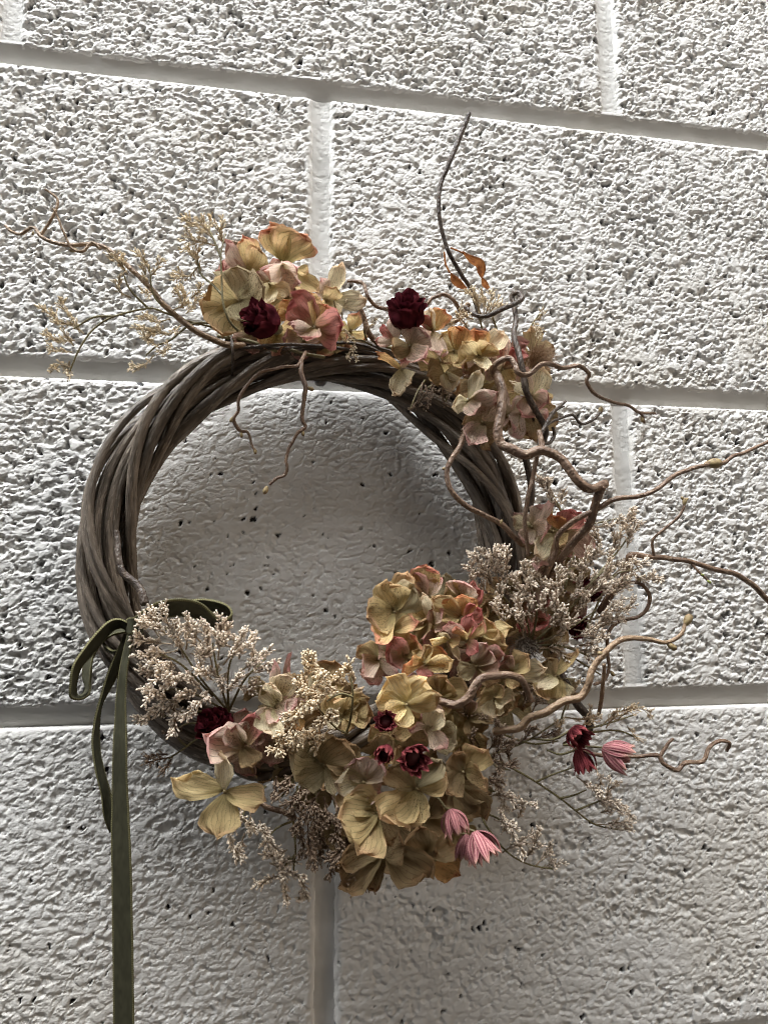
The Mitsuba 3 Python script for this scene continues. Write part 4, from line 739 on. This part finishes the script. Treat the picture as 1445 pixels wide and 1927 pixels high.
sprig('broad bushy pinkish grey sea lavender filling the right side of the wreath', 'calyx_pink',
      [[(1000, 1210, 50), (985, 1150, 60), (950, 1100, 66)], [(1000, 1210, 50), (1010, 1150, 62), (1000, 1110, 70)], [(1000, 1212, 50), (1060, 1160, 64), (1110, 1100, 68), (1150, 1060, 66)], [(1000, 1214, 52), (1060, 1190, 66), (1120, 1150, 70)], [(1000, 1216, 52), (1050, 1215, 66), (1110, 1235, 66)], [(1100, 1110, 64), (1160, 1040, 62), (1190, 1000, 60)], [(990, 1200, 50), (960, 1140, 64), (935, 1110, 66)], [(1060, 1120, 60), (1080, 1040, 58)], [(1100, 1190, 62), (1150, 1090, 66), (1200, 1070, 64)], [(1060, 970, 46), (1040, 930), (1025, 905, 44)], [(1075, 990, 48), (1120, 985), (1165, 975, 50)], [(980, 1215, 48), (1060, 1230, 60), (1130, 1270, 60)]],
      [(935, 1115, 878, 1068), (930, 1105, 892, 1044), (940, 1095, 908, 1036), (948, 1090, 932, 1030), (955, 1085, 955, 1036), (930, 1120, 885, 1092), (990, 1130, 942, 1072), (992, 1115, 985, 1062), (1002, 1120, 1010, 1058), (1000, 1110, 965, 1085), (1040, 1140, 1012, 1085), (1052, 1130, 1050, 1070), (1060, 1140, 1090, 1085), (1095, 1110, 1105, 1035), (1110, 1100, 1148, 1040), (1135, 1085, 1190, 1055), (1180, 1068, 1242, 1088), (1165, 1035, 1195, 962), (1185, 1010, 1205, 985), (1125, 1040, 1118, 994), (1120, 992, 1168, 978), (1055, 960, 1026, 905), (1055, 950, 1062, 922), (1035, 930, 1010, 900), (965, 1160, 940, 1105), (985, 1200, 955, 1145), (990, 1190, 975, 1125), (1090, 1150, 1150, 1098), (1100, 1170, 1172, 1128), (1080, 1185, 1142, 1160), (1100, 1200, 1140, 1198), (1060, 1215, 1120, 1235), (1030, 1160, 1022, 1115), (1070, 1165, 1105, 1120), (1120, 1130, 1180, 1095), (1000, 1170, 1000, 1125), (1040, 1180, 1060, 1150), (1110, 1065, 1125, 1030), (1145, 1060, 1160, 1015), (1010, 1150, 980, 1112), (1070, 1130, 1030, 1095), (1130, 1110, 1150, 1070), (1060, 1100, 1075, 1060), (1155, 1150, 1190, 1140), (1020, 1190, 1045, 1120), (1035, 1205, 1085, 1165), (980, 1160, 1000, 1095), (1075, 1200, 1125, 1175), (1140, 1120, 1190, 1075), (1090, 1135, 1120, 1080), (1130, 1180, 1165, 1160), (1150, 1085, 1215, 1060), (1015, 1220, 1070, 1245), (1090, 1215, 1130, 1225), (1180, 1030, 1180, 985), (960, 1180, 930, 1140)], d=66, size=3.0, dens=2.3, seed=6)
sprig('sea lavender trailing down right below the right hand bract flowers', 'calyx_pink',
      [[(900, 1405, 56), (921, 1424, 58), (969, 1449, 60), (1010, 1473), (1054, 1503, 64), (1083, 1526), (1119, 1552, 64), (1160, 1561), (1186, 1560, 62)], [(1054, 1503, 64), (1080, 1497), (1103, 1487, 66)], [(1083, 1526, 64), (1110, 1515), (1138, 1504, 66)], [(1008, 1472, 62), (1040, 1458), (1078, 1445, 68)]],
      [(1085, 1462, 1128, 1494), (1120, 1442, 1130, 1494), (1115, 1480, 1150, 1520), (1140, 1505, 1164, 1472), (1138, 1506, 1188, 1536), (1145, 1550, 1188, 1552), (1120, 1552, 1175, 1560), (1130, 1500, 1160, 1515), (1130, 1530, 1165, 1520)], d=66, size=2.7, dens=2.0, seed=7)
sprig('dusty sea lavender trailing at the bottom right beside the pink bract flowers', 'calyx_pink',
      [[(890, 1510, 56), (905, 1535, 58), (917, 1558, 60), (953, 1603), (994, 1627, 62), (1040, 1636, 60)], [(900, 1528, 58), (935, 1540), (965, 1565, 60)], [(880, 1470, 50), (930, 1490), (965, 1505, 56)]],
      [(930, 1543, 968, 1580), (950, 1502, 964, 1572), (965, 1525, 1006, 1514), (945, 1605, 1000, 1568), (985, 1622, 1014, 1562), (1008, 1630, 1036, 1588), (1018, 1636, 1060, 1624), (915, 1500, 966, 1508), (930, 1472, 952, 1522), (960, 1590, 985, 1610), (975, 1540, 985, 1510), (910, 1480, 945, 1462)], d=60, size=2.7, dens=2.0, seed=8)
sprig('pale sea lavender tips over the mortar joint by the right bract flowers', 'calyx_cream',
      [[(1060, 1400, 46), (1100, 1375, 52), (1150, 1360), (1195, 1345, 54)], [(1050, 1390, 46), (1060, 1340), (1080, 1300, 52)], [(1100, 1380, 50), (1160, 1375), (1200, 1390, 52)]],
      [(1130, 1368, 1196, 1330), (1160, 1356, 1226, 1338), (1068, 1335, 1092, 1282), (1062, 1350, 1128, 1352), (1040, 1400, 1058, 1358), (1180, 1368, 1200, 1392), (1090, 1370, 1110, 1330), (1140, 1370, 1160, 1340)], d=54, size=2.3, dens=1.6, seed=9)
sprig('thick pinkish sea lavender tuft on the lower left of the ring by the ribbon', 'calyx_pink',
      [[(430, 1340, 48), (380, 1280, 60), (340, 1220, 66), (310, 1180, 68)], [(430, 1340, 48), (350, 1300, 60), (300, 1300, 62)], [(430, 1340, 48), (410, 1270, 64), (400, 1210, 68)], [(430, 1340, 48), (430, 1260, 62), (450, 1210, 66)], [(430, 1340, 48), (460, 1280, 60), (500, 1240, 62)], [(430, 1340, 48), (360, 1340, 58), (300, 1350, 60)], [(400, 1310, 54), (340, 1250, 64), (285, 1225, 66)]],
      [(330, 1205, 284, 1146), (340, 1212, 308, 1138), (322, 1212, 252, 1198), (330, 1226, 254, 1232), (350, 1222, 372, 1176), (345, 1238, 330, 1172), (330, 1252, 288, 1246), (362, 1262, 298, 1276), (372, 1262, 388, 1222), (400, 1256, 390, 1178), (410, 1242, 432, 1178), (420, 1252, 462, 1188), (430, 1232, 478, 1204), (430, 1262, 420, 1296), (450, 1266, 508, 1224), (460, 1272, 522, 1246), (330, 1322, 274, 1300), (338, 1340, 266, 1358), (345, 1330, 328, 1374), (300, 1300, 275, 1322), (372, 1290, 338, 1312), (468, 1262, 476, 1216), (440, 1222, 402, 1190), (360, 1230, 400, 1222), (310, 1190, 268, 1180), (380, 1300, 352, 1276), (400, 1280, 372, 1258), (450, 1240, 440, 1200), (350, 1280, 310, 1290), (330, 1290, 300, 1262), (352, 1312, 318, 1330), (372, 1322, 350, 1352), (392, 1300, 372, 1330), (300, 1262, 262, 1262), (318, 1240, 290, 1222), (342, 1270, 318, 1252), (412, 1290, 396, 1262), (432, 1300, 452, 1274), (382, 1242, 362, 1210), (420, 1215, 412, 1160), (300, 1200, 262, 1160), (310, 1320, 290, 1345), (362, 1345, 332, 1350), (445, 1290, 480, 1290), (380, 1210, 350, 1160)], d=64, size=3.0, dens=2.3, seed=10)
sprig('thin brown sea lavender wisp below the ring at the lower left', 'calyx_brown',
      [[(430, 1366, 50), (380, 1385, 52), (345, 1410), (318, 1428, 54)], [(352, 1405, 53), (340, 1395), (334, 1385, 54)], [(380, 1362, 50), (355, 1362), (335, 1370, 52)]],
      [(325, 1425, 272, 1436), (322, 1430, 305, 1456), (345, 1366, 308, 1380), (315, 1420, 280, 1425)], d=54, size=2.3, dens=1.4, seed=11)
sprig('cream sea lavender plume arching over the pale florets at the lower middle', 'calyx_cream',
      [[(650, 1384, 84), (659, 1356, 92), (664, 1310, 100), (660, 1275, 102)], [(655, 1382, 86), (630, 1368), (600, 1335, 96)], [(664, 1312, 100), (640, 1306), (615, 1320, 104)]],
      [(664, 1304, 654, 1256, .1), (655, 1292, 612, 1284, .2), (658, 1304, 588, 1330, .25), (610, 1316, 546, 1378, .15), (602, 1330, 586, 1234), (580, 1330, 560, 1284), (640, 1332, 598, 1364), (612, 1360, 546, 1402), (560, 1378, 520, 1414, .2), (622, 1372, 572, 1394), (596, 1330, 570, 1300), (585, 1345, 540, 1350), (600, 1300, 606, 1270)], d=94, size=3.3, dens=2.6, seed=12)
sprig('long loose sea lavender hanging lowest at the bottom left', 'calyx_pink',
      [[(560, 1480, 50), (552, 1540, 54), (556, 1600), (552, 1640, 56)], [(552, 1545, 54), (520, 1560), (500, 1585, 58)], [(555, 1610, 55), (540, 1625), (525, 1650, 58)], [(500, 1480, 50), (470, 1510), (455, 1540, 56)]],
      [(455, 1520, 446, 1608), (452, 1512, 482, 1562), (490, 1552, 500, 1592), (488, 1545, 522, 1602), (500, 1602, 556, 1622), (508, 1625, 532, 1652), (545, 1640, 568, 1652), (522, 1650, 490, 1668), (530, 1640, 540, 1692), (560, 1650, 562, 1692), (500, 1590, 530, 1640), (470, 1530, 500, 1560), (460, 1570, 450, 1620), (540, 1600, 500, 1610)], d=58, size=3.0, dens=2.3, seed=13)
sprig('dark brown sea lavender drooping in the shade under the bottom hydrangea', 'calyx_brown',
      [[(600, 1450, 50), (595, 1500, 54), (600, 1570)], [(620, 1480, 50), (640, 1550, 54)], [(560, 1460, 50), (545, 1480), (530, 1500, 52)], [(730, 1570, 50), (720, 1620), (700, 1660, 50)]],
      [(580, 1482, 552, 1534), (600, 1492, 575, 1542), (592, 1502, 590, 1562), (562, 1540, 572, 1602), (600, 1562, 600, 1622), (640, 1572, 625, 1622), (650, 1572, 662, 1612), (616, 1602, 622, 1642), (520, 1462, 520, 1502), (546, 1472, 530, 1492), (702, 1612, 660, 1662), (722, 1622, 700, 1672), (742, 1622, 772, 1652), (610, 1500, 622, 1550), (580, 1550, 586, 1610), (565, 1500, 545, 1520), (570, 1470, 560, 1520), (610, 1530, 600, 1590), (625, 1500, 640, 1560), (590, 1460, 575, 1500), (575, 1520, 556, 1560), (630, 1540, 640, 1600), (605, 1580, 590, 1630), (550, 1460, 530, 1480)], d=58, size=3.0, dens=2.2, seed=14)
sprig('shaded brown sea lavender among the stalks right of the bottom hydrangea', 'calyx_brown',
      [[(900, 1380, 44), (930, 1440, 48), (960, 1450, 50)], [(900, 1390, 44), (920, 1360), (950, 1340, 52)], [(940, 1380, 46), (1000, 1400, 50), (1050, 1395, 52)], [(900, 1430, 44), (990, 1395), (1060, 1350, 50)]],
      [(900, 1402, 890, 1340), (910, 1422, 932, 1350), (920, 1442, 962, 1392), (915, 1422, 972, 1442), (900, 1482, 942, 1470), (990, 1322, 985, 1282), (1000, 1342, 1032, 1310), (960, 1442, 950, 1402), (908, 1362, 872, 1342), (905, 1380, 915, 1340), (930, 1400, 950, 1370), (940, 1420, 930, 1460), (985, 1330, 1000, 1296), (975, 1400, 1000, 1370), (895, 1420, 885, 1390), (1010, 1390, 1045, 1375)], d=58, size=2.6, dens=2.2, seed=15)

# ------------------------------------------------------------------ bristly seed heads
def bristles(label, c, axis, n, L, spread, mat, seed):
    t = thing('seed_head', label, 'seed head'); rs = np.random.default_rng(seed)
    ax = unit(axis); c = np.asarray(c); out = []
    for i in range(n):
        e = unit(ax + spread * rs.normal(0, 1, 3)); b = c + rs.normal(0, .0016, 3)
        ln = L * rs.uniform(.6, 1.1); sag = np.array([0, 0, -.12]) * ln
        q = np.linspace(0, 1, 5)[:, None]
        out.append(tube(b + e * ln * q + sag * q ** 2, np.linspace(.00022, .00007, 5), 4))
    add('bristles', join(out), mat, t, kind='stuff')
    add('core', ball(c, .003, ax, 8, 1.2), mat, t)
t_ = thing('wire_tie', 'dark green wire binding the stems to the top left of the ring', 'wire')
add('wire', tube(spline(ease([(434, 622, 40), (436, 640, 52), (438, 662, 54), (438, 690, 46), (437, 706, 34)])), .0009, 7), 'bark_dark', t_)
bristles('brown bristly seed head at the right end of the upper hydrangea', at(1000, 690, 58), V3(.5, -.35, .7), 260, .019, .42, 'bristle', 1)
bristles('grey fuzzy seed head in the shade right of the big hydrangea', at(985, 1208, 60), V3(.15, -.7, -.7), 300, .012, .75, 'bristle_dark', 2)
